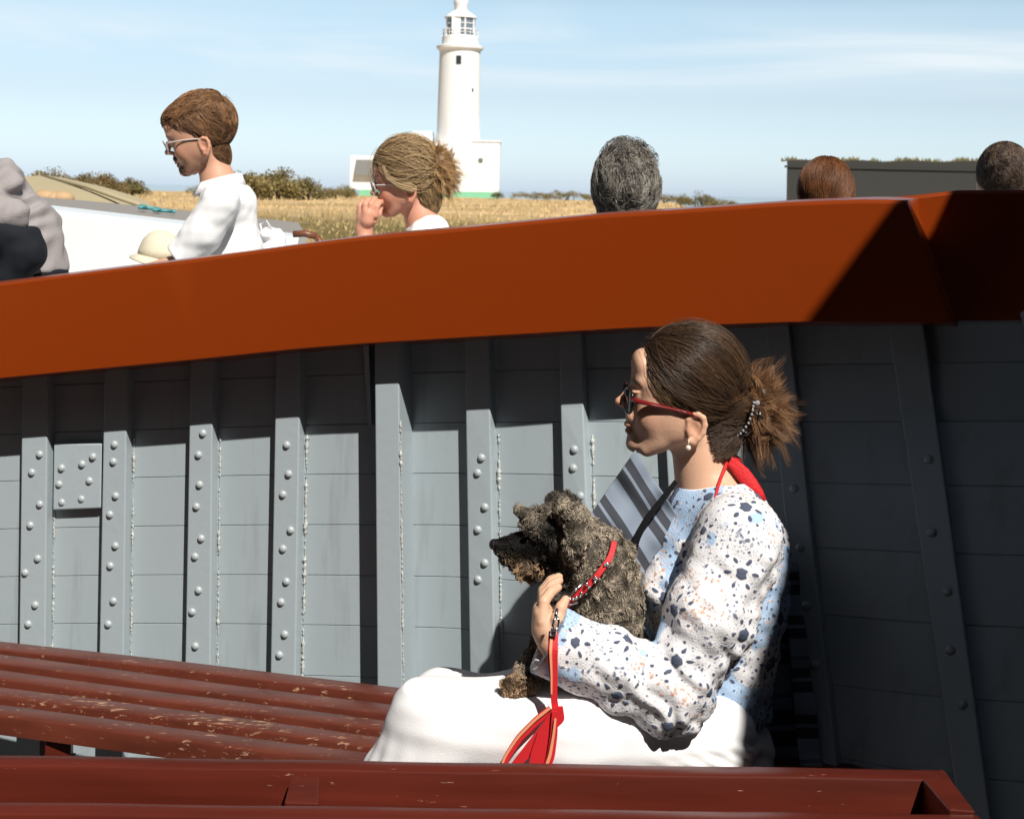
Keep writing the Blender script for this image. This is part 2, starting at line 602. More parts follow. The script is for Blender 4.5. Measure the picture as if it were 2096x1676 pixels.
obj('shade_screen', m, M_NAVY, ferry, bevel=0.004)
# unseen wall and roof added behind the camera to hold back sky light
m = MB()
m.box((-4.6, -1.8, DECK), (3.2, -1.65, HC + 2.7))
obj('sky_block_wall', m, M_NAVY, ferry, bevel=0.01)
m = MB()
m.box((-4.8, -4.4, HC + 2.7), (3.4, -1.62, HC + 2.8))
obj('sky_block_roof', m, M_NAVY, ferry, bevel=0.01)

m = MB()
m.box((-3.2, -1.64, DECK), (-3.05, 2.9, HC + 2.2))
obj('sky_block_left', m, M_NAVY, ferry, bevel=0.01)  # unseen wall added on the left to darken the fill light
m = MB()
m.box((2.35, -1.64, DECK), (2.5, 1.2, HC + 2.4))
obj('sky_block_right', m, M_NAVY, ferry, bevel=0.01)  # unseen wall added on the right, also cutting the sky fill

# ---------------------------------------------------------------- benches
def wood_mat(name, base, worn, wear=(0.60, 0.66), rough=0.4, tone=0.25, coat=0.25):
    """painted hardwood with worn pale flecks along the grain (world X)"""
    m = bpy.data.materials.new(name)
    m.use_nodes = True
    t = m.node_tree
    b = t.nodes['Principled BSDF']
    c = t.nodes.new('ShaderNodeTexCoord')
    mp1 = t.nodes.new('ShaderNodeMapping')
    mp1.inputs['Scale'].default_value = (0.35, 1.6, 1.6)
    t.links.new(c.outputs['Object'], mp1.inputs[0])
    n1 = t.nodes.new('ShaderNodeTexNoise')
    n1.inputs['Scale'].default_value = 85
    n1.inputs['Detail'].default_value = 7
    n1.inputs['Roughness'].default_value = 0.68
    t.links.new(mp1.outputs[0], n1.inputs['Vector'])
    big = t.nodes.new('ShaderNodeTexNoise')
    big.inputs['Scale'].default_value = 3.1
    big.inputs['Detail'].default_value = 3
    t.links.new(c.outputs['Object'], big.inputs['Vector'])
    add = t.nodes.new('ShaderNodeMath')
    add.operation = 'MULTIPLY_ADD'
    t.links.new(big.outputs['Fac'], add.inputs[0])
    add.inputs[1].default_value = 0.45
    t.links.new(n1.outputs['Fac'], add.inputs[2])
    r = t.nodes.new('ShaderNodeValToRGB')
    r.color_ramp.elements[0].position = wear[0] + 0.225
    r.color_ramp.elements[0].color = (0, 0, 0, 1)
    r.color_ramp.elements[1].position = wear[1] + 0.225
    r.color_ramp.elements[1].color = (1, 1, 1, 1)
    t.links.new(add.outputs[0], r.inputs[0])
    n2 = t.nodes.new('ShaderNodeTexNoise')
    n2.inputs['Scale'].default_value = 9
    n2.inputs['Detail'].default_value = 6
    mp2 = t.nodes.new('ShaderNodeMapping')
    mp2.inputs['Scale'].default_value = (0.25, 3, 3)
    t.links.new(c.outputs['Object'], mp2.inputs[0])
    t.links.new(mp2.outputs[0], n2.inputs['Vector'])
    r2 = t.nodes.new('ShaderNodeValToRGB')
    r2.color_ramp.elements[0].position = 0.3
    r2.color_ramp.elements[1].position = 0.7
    r2.color_ramp.elements[0].color = (*[x * (1 - tone) for x in base], 1)
    r2.color_ramp.elements[1].color = (*[x * (1 + tone) for x in base], 1)
    t.links.new(n2.outputs['Fac'], r2.inputs[0])
    mx_ = t.nodes.new('ShaderNodeMix')
    mx_.data_type = 'RGBA'
    t.links.new(r.outputs[0], mx_.inputs['Factor'])
    t.links.new(r2.outputs[0], mx_.inputs['A'])
    mx_.inputs['B'].default_value = (*worn, 1)
    t.links.new(mx_.outputs['Result'], b.inputs['Base Color'])
    b.inputs['Roughness'].default_value = rough
    b.inputs['Coat Weight'].default_value = coat
    b.inputs['Coat Roughness'].default_value = 0.25
    bp = t.nodes.new('ShaderNodeBump')
    bp.inputs['Strength'].default_value = 0.35
    bp.inputs['Distance'].default_value = 0.004
    bp.invert = True
    t.links.new(r.outputs[0], bp.inputs['Height'])
    bp2 = t.nodes.new('ShaderNodeBump')
    bp2.inputs['Strength'].default_value = 0.18
    bp2.inputs['Distance'].default_value = 0.004
    t.links.new(n2.outputs['Fac'], bp2.inputs['Height'])
    t.links.new(bp.outputs[0], bp2.inputs['Normal'])
    t.links.new(bp2.outputs[0], b.inputs['Normal'])
    return m
M_SLAT = wood_mat('worn maroon slats', (0.105, 0.023, 0.012), (0.44, 0.25, 0.14), (0.61, 0.665), 0.42)
M_RAIL = wood_mat('maroon rails', (0.088, 0.0135, 0.007), (0.40, 0.18, 0.10), (0.705, 0.735), 0.33, 0.3, 0.15)

SEAT = HC - 1.02
bench = thing('slatted_bench', (-0.6, 2.9, DECK), 'long maroon slatted bench with worn paint along the grey side wall', 'bench')
YL = [1310, 1338, 1369, 1403, 1441]
YR = [1402, 1440, 1475, 1508, 1543]
for i in range(5):
    A, B = G(0, YL[i], SEAT), G(800, YR[i], SEAT)
    dv = (B - A) / np.linalg.norm(B - A)
    nb = np.array([-dv[1], dv[0], 0])
    if nb[1] > 0:
        nb = -nb
    A2, B2 = A - dv * 0.9, B + dv * 1.0
    w, th = 0.053 + 0.003 * math.sin(i * 2.1), 0.036
    rings = []
    for s in np.linspace(0, 1, 24):
        c = A2 + (B2 - A2) * s + np.array([0, 0, 0.0012 * math.sin(s * 17 + i * 2)])
        rd = 0.0045
        sec = [(0, -th), (0, -rd), (rd * 0.3, -rd * 0.3), (rd, 0), (w - rd, 0), (w - rd * 0.3, -rd * 0.3), (w, -rd), (w, -th)]
        rings.append([c + nb * a + np.array([0, 0, q]) for a, q in sec])
    m = MB()
    m.loft(rings)
    obj('slat', m, M_SLAT, bench, auto=True)
for s in (-0.35, 0.16, 0.75, 1.25):
    A, B = G(0, YL[0], SEAT), G(800, YR[0], SEAT)
    A5, B5 = G(0, YL[4], SEAT), G(800, YR[4], SEAT)
    p0, p1 = A + (B - A) * s, A5 + (B5 - A5) * s
    q = (p1 - p0) / np.linalg.norm(p1 - p0)
    e1 = np.array([0.025, 0, 0])
    m = MB()
    a, c = p0 - q * 0.01, p1 + q * 0.05
    lo, hi = np.array([0, 0, -0.09]), np.array([0, 0, -0.0375])
    m.hexa([a - e1 + lo, a + e1 + lo, c + e1 + lo, c - e1 + lo, a - e1 + hi, a + e1 + hi, c + e1 + hi, c - e1 + hi])
    obj('bearer', m, M_RAIL, bench, bevel=0.003)
    for pp in (p0 + q * 0.03, p1 - q * 0.01):
        m = MB()
        m.box((pp[0] - 0.03, pp[1] - 0.025, DECK), (pp[0] + 0.03, pp[1] + 0.025, pp[2] - 0.0905))
        obj('leg', m, M_RAIL, bench, bevel=0.004)

FZ = HC - 0.80
front = thing('front_bench', (-0.2, 1.9, DECK), 'glossy dark maroon bench back frame across the bottom foreground', 'bench')
def rail(p_a, p_b, w, h, name):
    A, B = G(*p_a, FZ), G(*p_b, FZ)
    dv = (B - A) / np.linalg.norm(B - A)
    nb = np.array([dv[1], -dv[0], 0])
    rd = 0.004
    sec = [(0, -h), (0, -rd), (rd * 0.3, -rd * 0.3), (rd, 0), (w - rd, 0), (w - rd * 0.3, -rd * 0.3), (w, -rd), (w, -h)]
    rings = []
    for s in np.linspace(0, 1, 20):
        c = A + (B - A) * s + np.array([0, 0, 0.0006 * math.sin(s * 31)])
        rings.append([c + nb * a + np.array([0, 0, q]) for a, q in sec])
    m = MB()
    m.loft(rings)
    return obj(name, m, M_RAIL, front, auto=True)
rail((-420, 1536), (1930, 1573), 0.036, 0.085, 'back_rail')
rail((-420, 1633), (1998, 1664), 0.036, 0.085, 'front_rail')
# cross pieces between the rails
def cross(p1, p2, p3, p4, name, zt=-0.0015, h=0.07):
    q = [G(*p, FZ) for p in (p1, p2, p3, p4)]
    m = MB()
    m.hexa([x + np.array([0, 0, -h]) for x in q] + [x + np.array([0, 0, zt]) for x in q])
    obj(name, m, M_RAIL, front, bevel=0.002)
cross((582, 1638), (652, 1640), (654, 1586), (597, 1584), 'cross_piece')
cross((-390, 1632), (-320, 1632), (-320, 1570), (-385, 1570), 'cross_piece')
cross((1942, 1658), (1996, 1662), (1929, 1575), (1889, 1596), 'end_piece', 0.002, 0.085)
for px, py in ((-350, 1560), (620, 1575), (1860, 1590)):
    c = G(px, py, FZ)
    for dy in (0.0, -0.125):
        m = MB()
        m.box((c[0] - 0.025, c[1] + dy - 0.015, DECK), (c[0] + 0.025, c[1] + dy + 0.015, FZ - 0.0855))
        obj('leg', m, M_RAIL, front, bevel=0.004)
# ---------------------------------------------------------------- sea, spit of dry grass, shrubs, lighthouse, fort
M_SEA = mat('sea water', (0.020, 0.055, 0.085), 0.12, bump=0.5, bump_scale=0.9)
m = MB()
S = 14000.0
m.box((-S, -60, -3.0), (S, S, 0.0))
kind(obj('sea', m, M_SEA), 'structure')

def ground_z(x, y):
    x = np.asarray(x, float); y = np.asarray(y, float)
    z = HC - 0.86 + 0.10 * sstep(40, 130, y)
    z = z + 0.05 * np.sin(x * 0.21 + 0.6) * np.sin(y * 0.11) + 0.03 * np.sin(x * 0.9 + y * 0.4)
    edge = (5.0 + 0.117 * y) - x                       # shore on the right
    z = z - 2.2 * (1 - sstep(0, 6, edge))
    z = z - 2.2 * (1 - sstep(9, 15, y)) - 2.2 * sstep(163, 172, y + 0.05 * x)
    return z
ys = np.concatenate([np.linspace(8, 40, 60), np.linspace(41, 175, 90)])
xsg = np.linspace(-1, 1, 150)
vv, ff = [], []
for y in ys:
    x = xsg * (20 + 0.62 * y)
    vv.append(np.stack([x, np.full_like(x, y), ground_z(x, y)], 1))
n = len(xsg)
vv = np.concatenate(vv)
ff = [(i * n + j, i * n + j + 1, (i + 1) * n + j + 1, (i + 1) * n + j) for i in range(len(ys) - 1) for j in range(n - 1)]
M_GRASS = bpy.data.materials.new('dry grassland')
M_GRASS.use_nodes = True
t = M_GRASS.node_tree
bs = t.nodes['Principled BSDF']
bs.inputs['Roughness'].default_value = 0.9
bs.inputs['Specular IOR Level'].default_value = 0.1
c = t.nodes.new('ShaderNodeTexCoord')
def noise_ramp(scale, stretch, stops, detail=6):
    mpn = t.nodes.new('ShaderNodeMapping')
    mpn.inputs['Scale'].default_value = stretch
    t.links.new(c.outputs['Object'], mpn.inputs[0])
    n_ = t.nodes.new('ShaderNodeTexNoise')
    n_.inputs['Scale'].default_value = scale
    n_.inputs['Detail'].default_value = detail
    n_.inputs['Roughness'].default_value = 0.65
    t.links.new(mpn.outputs[0], n_.inputs['Vector'])
    r_ = t.nodes.new('ShaderNodeValToRGB')
    r_.color_ramp.elements[0].position = stops[0][0]
    r_.color_ramp.elements[0].color = (*stops[0][1], 1)
    r_.color_ramp.elements[1].position = stops[-1][0]
    r_.color_ramp.elements[1].color = (*stops[-1][1], 1)
    for p_, c_ in stops[1:-1]:
        e_ = r_.color_ramp.elements.new(p_)
        e_.color = (*c_, 1)
    t.links.new(n_.outputs['Fac'], r_.inputs[0])
    return r_
r1 = noise_ramp(0.11, (0.6, 1.0, 1), [(0.34, (0.33, 0.25, 0.11)), (0.45, (0.47, 0.335, 0.17)), (0.60, (0.60, 0.43, 0.23))])
r2 = noise_ramp(1.6, (1, 0.5, 1), [(0.3, (0.72, 0.72, 0.72)), (0.7, (1.2, 1.2, 1.2))])
mm = t.nodes.new('ShaderNodeMix'); mm.data_type = 'RGBA'; mm.blend_type = 'MULTIPLY'; mm.inputs['Factor'].default_value = 1
t.links.new(r1.outputs[0], mm.inputs['A']); t.links.new(r2.outputs[0], mm.inputs['B'])
# greener turf close to the shore
sp = t.nodes.new('ShaderNodeSeparateXYZ'); t.links.new(c.outputs['Object'], sp.inputs[0])
mr = t.nodes.new('ShaderNodeMapRange'); mr.inputs['From Min'].default_value = 30; mr.inputs['From Max'].default_value = 52
t.links.new(sp.outputs['Y'], mr.inputs['Value'])
m3 = t.nodes.new('ShaderNodeMix'); m3.data_type = 'RGBA'
t.links.new(mr.outputs[0], m3.inputs['Factor'])
r3 = noise_ramp(0.45, (0.5, 1, 1), [(0.35, (0.105, 0.095, 0.03)), (0.55, (0.17, 0.13, 0.05)), (0.7, (0.30, 0.20, 0.09))])
m4 = t.nodes.new('ShaderNodeMix'); m4.data_type = 'RGBA'; m4.blend_type = 'MULTIPLY'; m4.inputs['Factor'].default_value = 1
t.links.new(r3.outputs[0], m4.inputs['A']); t.links.new(r2.outputs[0], m4.inputs['B'])
t.links.new(m4.outputs['Result'], m3.inputs['A']); t.links.new(mm.outputs['Result'], m3.inputs['B'])
t.links.new(m3.outputs['Result'], bs.inputs['Base Color'])
kind(obj('ground', (vv, ff), M_GRASS, smooth=True), 'structure')

# standing dry grass: one mass of blades
NB = 15000
gy = 16 + 120 * rng.random(NB) ** 1.7
gx = (rng.random(NB) * 2 - 1) * (2 + 0.36 * gy)
ok = gx < (2.0 + 0.117 * gy)
gx, gy = gx[ok], gy[ok]
gz = ground_z(gx, gy)
NB = len(gx)
h = (0.06 + 0.11 * rng.random(NB)) * (0.6 + 0.8 * np.clip(np.sin(gx * 0.35) * np.sin(gy * 0.23 + 1) + 0.5, 0, 1))
w = 0.012 + 0.0006 * gy
a = rng.random(NB) * math.pi
lean = (rng.random((NB, 2)) - 0.5) * 0.14
v = np.zeros((NB, 3, 3))
v[:, 0] = np.stack([gx - w * np.cos(a), gy - w * np.sin(a), gz - 0.02], 1)
v[:, 1] = np.stack([gx + w * np.cos(a), gy + w * np.sin(a), gz - 0.02], 1)
v[:, 2] = np.stack([gx + lean[:, 0], gy + lean[:, 1], gz + h], 1)
ca = np.array([0.60, 0.44, 0.24]); cb = np.array([0.36, 0.275, 0.12])
k = np.clip(0.75 - 0.5 * (gy < 45) + 0.5 * (rng.random(NB) - 0.5), 0, 1)[:, None]
colr = np.repeat((cb + (ca - cb) * k)[:, None], 3, 1).reshape(-1, 3)
M_BLADE = mat('dry grass blades', attr='Col', rough=0.85, spec=0.1)
kind(obj('dry_grass', (v.reshape(-1, 3), np.arange(NB * 3).reshape(-1, 3)), M_BLADE, attrs={'Col': ('FLOAT_COLOR', colr)}), 'stuff')

M_LEAF = mat('shrub leaves', attr='Col', rough=0.75, spec=0.2)
M_BARK = mat('shrub bark', (0.10, 0.07, 0.045), 0.9, var=0.3, var_scale=20)
def shrub(x, y, wid, hgt, dep, label, n=2600, tone=(0.085, 0.080, 0.030), seed=0, group='shrubs on the grassy spit'):
    r_ = np.random.default_rng(seed + 100)
    n = int(n * 2.6)
    z0 = float(ground_z(x, y))
    if z0 < HC - 1.5:
        z0 = HC - 1.0
    root = thing('shrub', (x, y, z0), label, 'shrub', group)
    # clumps over a dome
    nc = 40
    cl = []
    for _ in range(nc):
        u = r_.uniform(-1, 1); vv_ = r_.uniform(-1, 1)
        top = hgt * math.sqrt(max(0.05, 1 - 0.75 * u * u)) * r_.uniform(0.55, 1.0)
        cl.append((x + u * wid * 0.5 * 0.9, y + vv_ * dep * 0.5, z0 + top * r_.uniform(0.35, 0.86), r_.uniform(0.14, 0.30) * hgt, r_.uniform(0.6, 1.5)))
    cl = np.array(cl)
    idx = r_.integers(0, nc, n)
    d_ = r_.normal(size=(n, 3))
    d_ /= np.linalg.norm(d_, axis=1)[:, None]
    rad = r_.random(n) ** 0.45
    c_ = cl[idx, :3] + d_ * (rad * cl[idx, 3])[:, None] * np.array([1.7, 1.4, 1.0])
    c_[:, 2] = np.maximum(c_[:, 2], z0 + 0.02)
    s_ = hgt * r_.uniform(0.018, 0.048, n)
    t1 = r_.normal(size=(n, 3)); t1 /= np.linalg.norm(t1, axis=1)[:, None]
    t2 = np.cross(t1, r_.normal(size=(n, 3))); t2 /= np.linalg.norm(t2, axis=1)[:, None]
    q = np.stack([c_ - t1 * s_[:, None], c_ + t2 * s_[:, None] * 0.7, c_ + t1 * s_[:, None], c_ - t2 * s_[:, None] * 0.7], 1)
    base = np.array(tone)
    warm = np.array([0.27, 0.18, 0.085])
    k_ = np.clip(r_.normal(0.3, 0.25, n) + 0.2 * (cl[idx, 4] - 1), 0, 1)[:, None]
    cc = (base * (1 - k_) + warm * k_) * (cl[idx, 4][:, None] * 0.35 + 0.65) * r_.uniform(0.7, 1.3, n)[:, None]
    obj('crown', (q.reshape(-1, 3), np.arange(n * 4).reshape(-1, 4)), M_LEAF, root, attrs={'Col': ('FLOAT_COLOR', np.repeat(cc, 4, 0))})
    mb = MB()
    for _ in range(4):
        bx, by = x + r_.uniform(-0.12, 0.12) * wid, y + r_.uniform(-0.1, 0.1) * dep
        mb.tube([(bx, by, z0 - 0.05), (bx + r_.uniform(-0.1, 0.1) * wid, by, z0 + hgt * 0.4), (bx + r_.uniform(-0.25, 0.25) * wid, by, z0 + hgt * 0.75)], [0.05 * hgt, 0.035 * hgt, 0.012 * hgt], 6)
    obj('trunk', mb, M_BARK, root)
def shrub_px(x0, x1, ytop, d, label, **kw):
    A, B = P(x0, 390, d), P(x1, 390, d)
    xc = (A[0] + B[0]) / 2
    zt = P((x0 + x1) / 2, ytop, d)[2]
    z0 = float(ground_z(xc, d))
    if z0 < HC - 1.5:
        z0 = HC - 1.0
    shrub(xc, d, (B[0] - A[0]) * 1.0, (zt - z0) * 1.12, (B[0] - A[0]) * 0.7, label, **kw)
OL = (0.19, 0.165, 0.062); GR = (0.125, 0.125, 0.045)
shrub_px(-60, 60, 340, 80, 'olive shrub rising behind the grey jacket at the left edge', seed=1, tone=OL)
shrub_px(40, 130, 346, 84, 'brownish shrub just right of the grey jacket, left end of the shrub row', seed=2, tone=OL)
shrub_px(105, 205, 350, 88, 'broad brown green shrub in the middle of the left shrub row', seed=3, tone=(0.165, 0.13, 0.055))
shrub_px(180, 250, 358, 92, 'low brown green shrub second from the right in the left row', seed=4, tone=(0.165, 0.13, 0.055))
shrub_px(232, 298, 364, 95, 'dark green shrub ending the left row beside the strip of sea', seed=5, tone=GR)
shrub_px(380, 440, 381, 120, 'low shrub on the horizon behind the chin of the bespectacled man', seed=6, tone=GR, n=1200)
shrub_px(455, 545, 343, 85, 'tall olive shrub directly behind the white shirted man', seed=7, tone=OL)
shrub_px(520, 610, 346, 88, 'rounded shrub with dark hollows right of the white shirted man', seed=8, tone=OL)
shrub_px(585, 665, 364, 92, 'sloping green shrub between the two passengers', seed=9, tone=GR)
shrub_px(640, 730, 381, 98, 'lowest shrub of the middle clump tapering towards the lighthouse', seed=10, tone=OL, n=1800)
shrub_px(695, 726, 378, 120, 'small dark shrub standing left of the white keeper building', seed=11, tone=GR, n=900)
shrub_px(1006, 1030, 391, 150, 'tiny dark shrub at the green foot of the lighthouse building', seed=12, tone=(0.04, 0.05, 0.02), n=700)
shrub_px(1040, 1135, 392, 140, 'low olive hedge shrub right of the lighthouse', seed=13, tone=OL, n=1800)
shrub_px(1110, 1215, 389, 135, 'low rounded shrub left of the grey haired head', seed=14, tone=OL, n=1800)
shrub_px(1325, 1400, 395, 130, 'low shrub right of the grey haired head', seed=15, tone=OL, n=1500)
shrub_px(1385, 1470, 395, 128, 'green topped shrub on the right end of the spit', seed=16, tone=GR, n=1800)
shrub_px(1445, 1520, 407, 126, 'last low shrub sloping down to the sea on the right', seed=17, tone=OL, n=1500)

# ---- lighthouse
M_WHITE = mat('white masonry paint', (0.82, 0.82, 0.815), 0.6, var=0.02, var_scale=0.6, fleck=((0.60, 0.60, 0.57), 0.55, 0.52, 0.85, (1.6, 1.6, 0.14)), bump=0.05, bump_scale=3)
M_MINT = mat('mint green plinth paint', (0.20, 0.52, 0.33), 0.6, var=0.05)
M_DARKW = mat('dark window glass', (0.02, 0.025, 0.03), 0.15)
M_ROOFG = mat('grey slate', (0.16, 0.16, 0.15), 0.7, var=0.15, var_scale=2)
M_GLASS = mat('lantern glass', (0.15, 0.19, 0.22), 0.06, coat=0.3)
M_LENS = mat('lens', (0.55, 0.6, 0.6), 0.15)
D = 160.0
lc = P(935.5, 403, D)
S_ = D / F
gz0 = lc[2] - 0.15
LH = thing('lighthouse', (lc[0], lc[1], gz0), 'tall white round lighthouse with glazed lantern on the grassy spit', 'lighthouse')
def zpx(py):
    return P(936, py, D)[2]
X0, Y0 = lc[0], lc[1]
m = MB()
m.lathe([(46 * S_, gz0 - 0.5), (45.2 * S_, zpx(330)), (44 * S_, zpx(250)), (42.0 * S_, zpx(120)), (41.8 * S_, zpx(106))], (X0, Y0, 0), 48)
obj('tower', m, M_WHITE, LH, auto=True)
m = MB()
m.lathe([(41.8 * S_, zpx(106)), (44 * S_, zpx(103.5)), (48 * S_, zpx(101)), (48.5 * S_, zpx(96)), (45 * S_, zpx(94.5)), (38 * S_, zpx(94)), (37.2 * S_, zpx(77)), (35 * S_, zpx(75.5)), (33 * S_, zpx(76)), (33 * S_, zpx(90)), (0.1, zpx(90))], (X0, Y0, 0), 48)
obj('gallery', m, M_WHITE, LH, auto=True)
m = MB()
for i in range(20):
    th = 2 * math.pi * i / 20
    p_ = np.array([X0 + 36.2 * S_ * math.cos(th), Y0 + 36.2 * S_ * math.sin(th), 0])
    m.tube([p_ + [0, 0, zpx(77)], p_ + [0, 0, zpx(61)]], 0.035, 5)
for zz in (61.5, 69):
    th = np.linspace(0, 2 * math.pi, 41)
    m.tube(np.stack([X0 + 36.2 * S_ * np.cos(th), Y0 + 36.2 * S_ * np.sin(th), np.full(41, zpx(zz))], 1), 0.03, 5)
obj('railing', m, M_WHITE, LH)
m = MB()
m.lathe([(30 * S_, zpx(90)), (30 * S_, zpx(74)), (29 * S_, zpx(73.8)), (0.1, zpx(73.8))], (X0, Y0, 0), 32)
obj('lantern_base', m, M_WHITE, LH, auto=True)
m = MB()
m.lathe([(29.2 * S_, zpx(74)), (29.2 * S_, zpx(38))], (X0, Y0, 0), 16, caps=False)
obj('lantern_glass', m, M_GLASS, LH)
m = MB()
for i in range(8):
    th = 2 * math.pi * i / 8 + 0.35
    w_ = 0.30 if i != 5 else 0.5
    p_ = np.array([X0 + 29.4 * S_ * math.cos(th), Y0 + 29.4 * S_ * math.sin(th), 0])
    m.tube([p_ + [0, 0, zpx(75)], p_ + [0, 0, zpx(37)]], 0.10, 6)
for zz in (62, 50):
    th = np.linspace(0, 2 * math.pi, 33)
    m.tube(np.stack([X0 + 29.4 * S_ * np.cos(th), Y0 + 29.4 * S_ * np.sin(th), np.full(33, zpx(zz))], 1), 0.05, 5)
obj('glazing_bars', m, M_WHITE, LH)
m = MB()
th0 = -math.pi / 2 - 0.35
tcx, tcy = X0 - 8 * S_, Y0 - 29.3 * S_
m.box((tcx - 9 * S_, tcy - 0.05, zpx(76)), (tcx + 9 * S_, tcy + 0.35, zpx(37.5)))
obj('blank_panel', m, M_WHITE, LH)
m = MB()
m.lathe([(33 * S_, zpx(38.5)), (33.2 * S_, zpx(36)), (27 * S_, zpx(31)), (18 * S_, zpx(25)), (13.5 * S_, zpx(22)), (13.5 * S_, zpx(12)), (15 * S_, zpx(9)), (14.8 * S_, zpx(1)), (11 * S_, zpx(-8)), (5 * S_, zpx(-12)), (0.05, zpx(-14))], (X0, Y0, 0), 32)
obj('dome_roof', m, M_WHITE, LH, auto=True)
def tower_win(px, py0, py1, w_, nm):
    dx = (px - 936) * S_
    r_ = 42.6 * S_
    yy = Y0 - math.sqrt(max(0.01, r_ * r_ - dx * dx))
    mb = MB()
    mb.box((X0 + dx - w_ * S_ / 2, yy - 0.06, zpx(py1)), (X0 + dx + w_ * S_ / 2, yy + 0.5, zpx(py0)))
    obj(nm, mb, M_DARKW, LH)
tower_win(935.5, 118, 135, 10, 'window')
tower_win(963.5, 183, 190, 5, 'window')
# white wing on the right and low house on the left
wing = thing('lighthouse_wing', (P(990, 400, D)[0], D - 1, gz0), 'white flat roofed block with round window joined to the lighthouse foot', 'building')
def wpx(px):
    return P(px, 380, D)[0]
m = MB()
m.box((wpx(880), D - 3.4, gz0 + 0.72), (wpx(1022), D + 4, zpx(293.5)))
obj('wall', m, M_WHITE, wing, bevel=0.03)
m = MB()
m.box((wpx(880) - 0.03, D - 3.45, gz0 - 0.5), (wpx(1022) + 0.05, D + 4.03, gz0 + 0.718))
obj('plinth', m, M_MINT, wing)
m = MB()
m.box((wpx(965), D - 3.46, zpx(292)), (wpx(1023) + 0.03, D + 4.05, zpx(288.5)))
obj('coping', m, M_WHITE, wing)
m = MB()
th = np.linspace(0, 2 * math.pi, 20, endpoint=False)
m.prism(np.stack([wpx(984) + 5 * S_ * np.cos(th), np.full(20, D - 3.46), zpx(329) + 5 * S_ * np.sin(th)], 1), (0, 0.2, 0))
obj('round_window', m, M_ROOFG, wing)
low = thing('keeper_house', (wpx(790), D - 3, gz0), 'low white house with grey roof and mint plinth left of the lighthouse', 'building')
m = MB()
m.box((wpx(726), D - 5, gz0 + 0.7), (wpx(879.5), D + 4, zpx(325)))
obj('wall', m, M_WHITE, low, bevel=0.03)
m = MB()
m.box((wpx(745), D - 5.05, gz0 - 0.5), (wpx(879.4), D + 3.9, gz0 + 0.698))
obj('plinth', m, M_MINT, low)
m = MB()
m.prism([(wpx(736), D - 5.6, zpx(364)), (wpx(738), D - 4.9, zpx(328)), (wpx(870), D - 4.9, zpx(328)), (wpx(870), D - 5.6, zpx(364))], (0, 0.25, 0.05))
obj('roof', m, M_ROOFG, low)
m = MB()
m.box((wpx(845), D - 2, zpx(325)), (wpx(884), D + 2, zpx(272)))
obj('stair_block', m, M_WHITE, low)

# ---- fort wall on the right
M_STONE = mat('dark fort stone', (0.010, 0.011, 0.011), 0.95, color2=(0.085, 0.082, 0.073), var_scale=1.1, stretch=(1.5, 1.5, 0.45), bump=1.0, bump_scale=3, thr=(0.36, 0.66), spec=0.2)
DF = 95.0
fort = thing('fort_wall', (P(1850, 400, DF)[0], DF, HC - 1.2), 'long dark stone fort wall with grass along its top at the right', 'wall')
xl = P(1611, 370, DF)[0]
xr = xl + 24.0
def ztop(x):
    return HC + 2.48 + 0.05 * math.sin(x * 1.7) + 0.045 * (x - xl) * 0.35
m = MB()
n_ = 60
rings = []
for i in range(n_):
    x = xl + (xr - xl) * i / (n_ - 1)
    zt = ztop(x)
    rings.append([(x, DF, HC - 2.4), (x, DF + 0.15, zt), (x * 1.12, DF + 9, zt), (x * 1.12, DF + 9, HC - 2.4)])
m.loft([np.array(r_) for r_ in rings])
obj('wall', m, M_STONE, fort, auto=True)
m = MB()
m.box((xl - 0.12, DF + 0.03, ztop(xl) - 0.45), (xr, DF + 0.4, ztop(xl) - 0.32))
obj('string_course', m, M_STONE, fort)
NBt = 900
r_ = np.random.default_rng(5)
bx = r_.uniform(xl, xr, NBt); by = DF + 0.2 + r_.random(NBt) * 2
bz = np.array([ztop(q) for q in bx])
hh = r_.uniform(0.05, 0.26, NBt) * (0.4 + 0.9 * (np.sin(bx * 2.3) * np.sin(bx * 0.9) > -0.1))
v = np.zeros((NBt, 3, 3))
v[:, 0] = np.stack([bx - 0.07, by, bz - 0.02], 1); v[:, 1] = np.stack([bx + 0.07, by, bz - 0.02], 1)
v[:, 2] = np.stack([bx + r_.uniform(-0.1, 0.1, NBt), by, bz + hh], 1)
kc = np.repeat((np.array([0.18, 0.15, 0.07]) * r_.uniform(0.6, 1.3, NBt)[:, None])[:, None], 3, 1).reshape(-1, 3)
o = obj('turf', (v.reshape(-1, 3), np.arange(NBt * 3).reshape(-1, 3)), M_BLADE, fort, attrs={'Col': ('FLOAT_COLOR', kc)})
m = MB()
rings = []
for x in np.linspace(xl - 6, xr + 20, 30):
    rings.append([(x, DF - 14, -0.5), (x, DF - 3, HC - 1.25), (x, DF + 14, HC - 1.2), (x, DF + 22, -0.5)])
m.loft([np.array(q) for q in rings])
kind(obj('shingle_bank', m, mat('shingle', (0.36, 0.29, 0.20), 0.95, var=0.25, var_scale=3, bump=0.4, bump_scale=12), smooth=False), 'structure')

# ---- white boat alongside
M_WBOAT = mat('white boat gelcoat', (0.80, 0.81, 0.80), 0.3, var=0.02, coat=0.3)
M_GDECK = mat('grey non slip deck', (0.26, 0.245, 0.23), 0.8, var=0.08, var_scale=30, bump=0.2, bump_scale=200)
M_ROPE = mat('turquoise rope', (0.08, 0.30, 0.32), 0.7, bump=0.4, bump_scale=120)
M_WOODB = mat('red brown varnish', (0.17, 0.06, 0.03), 0.4, var=0.2, var_scale=12)
DW = 4.75
WB = thing('white_boat', (-0.8, 5.0, 0), 'white boat moored alongside with grey foredeck, carrying the passengers', 'boat')
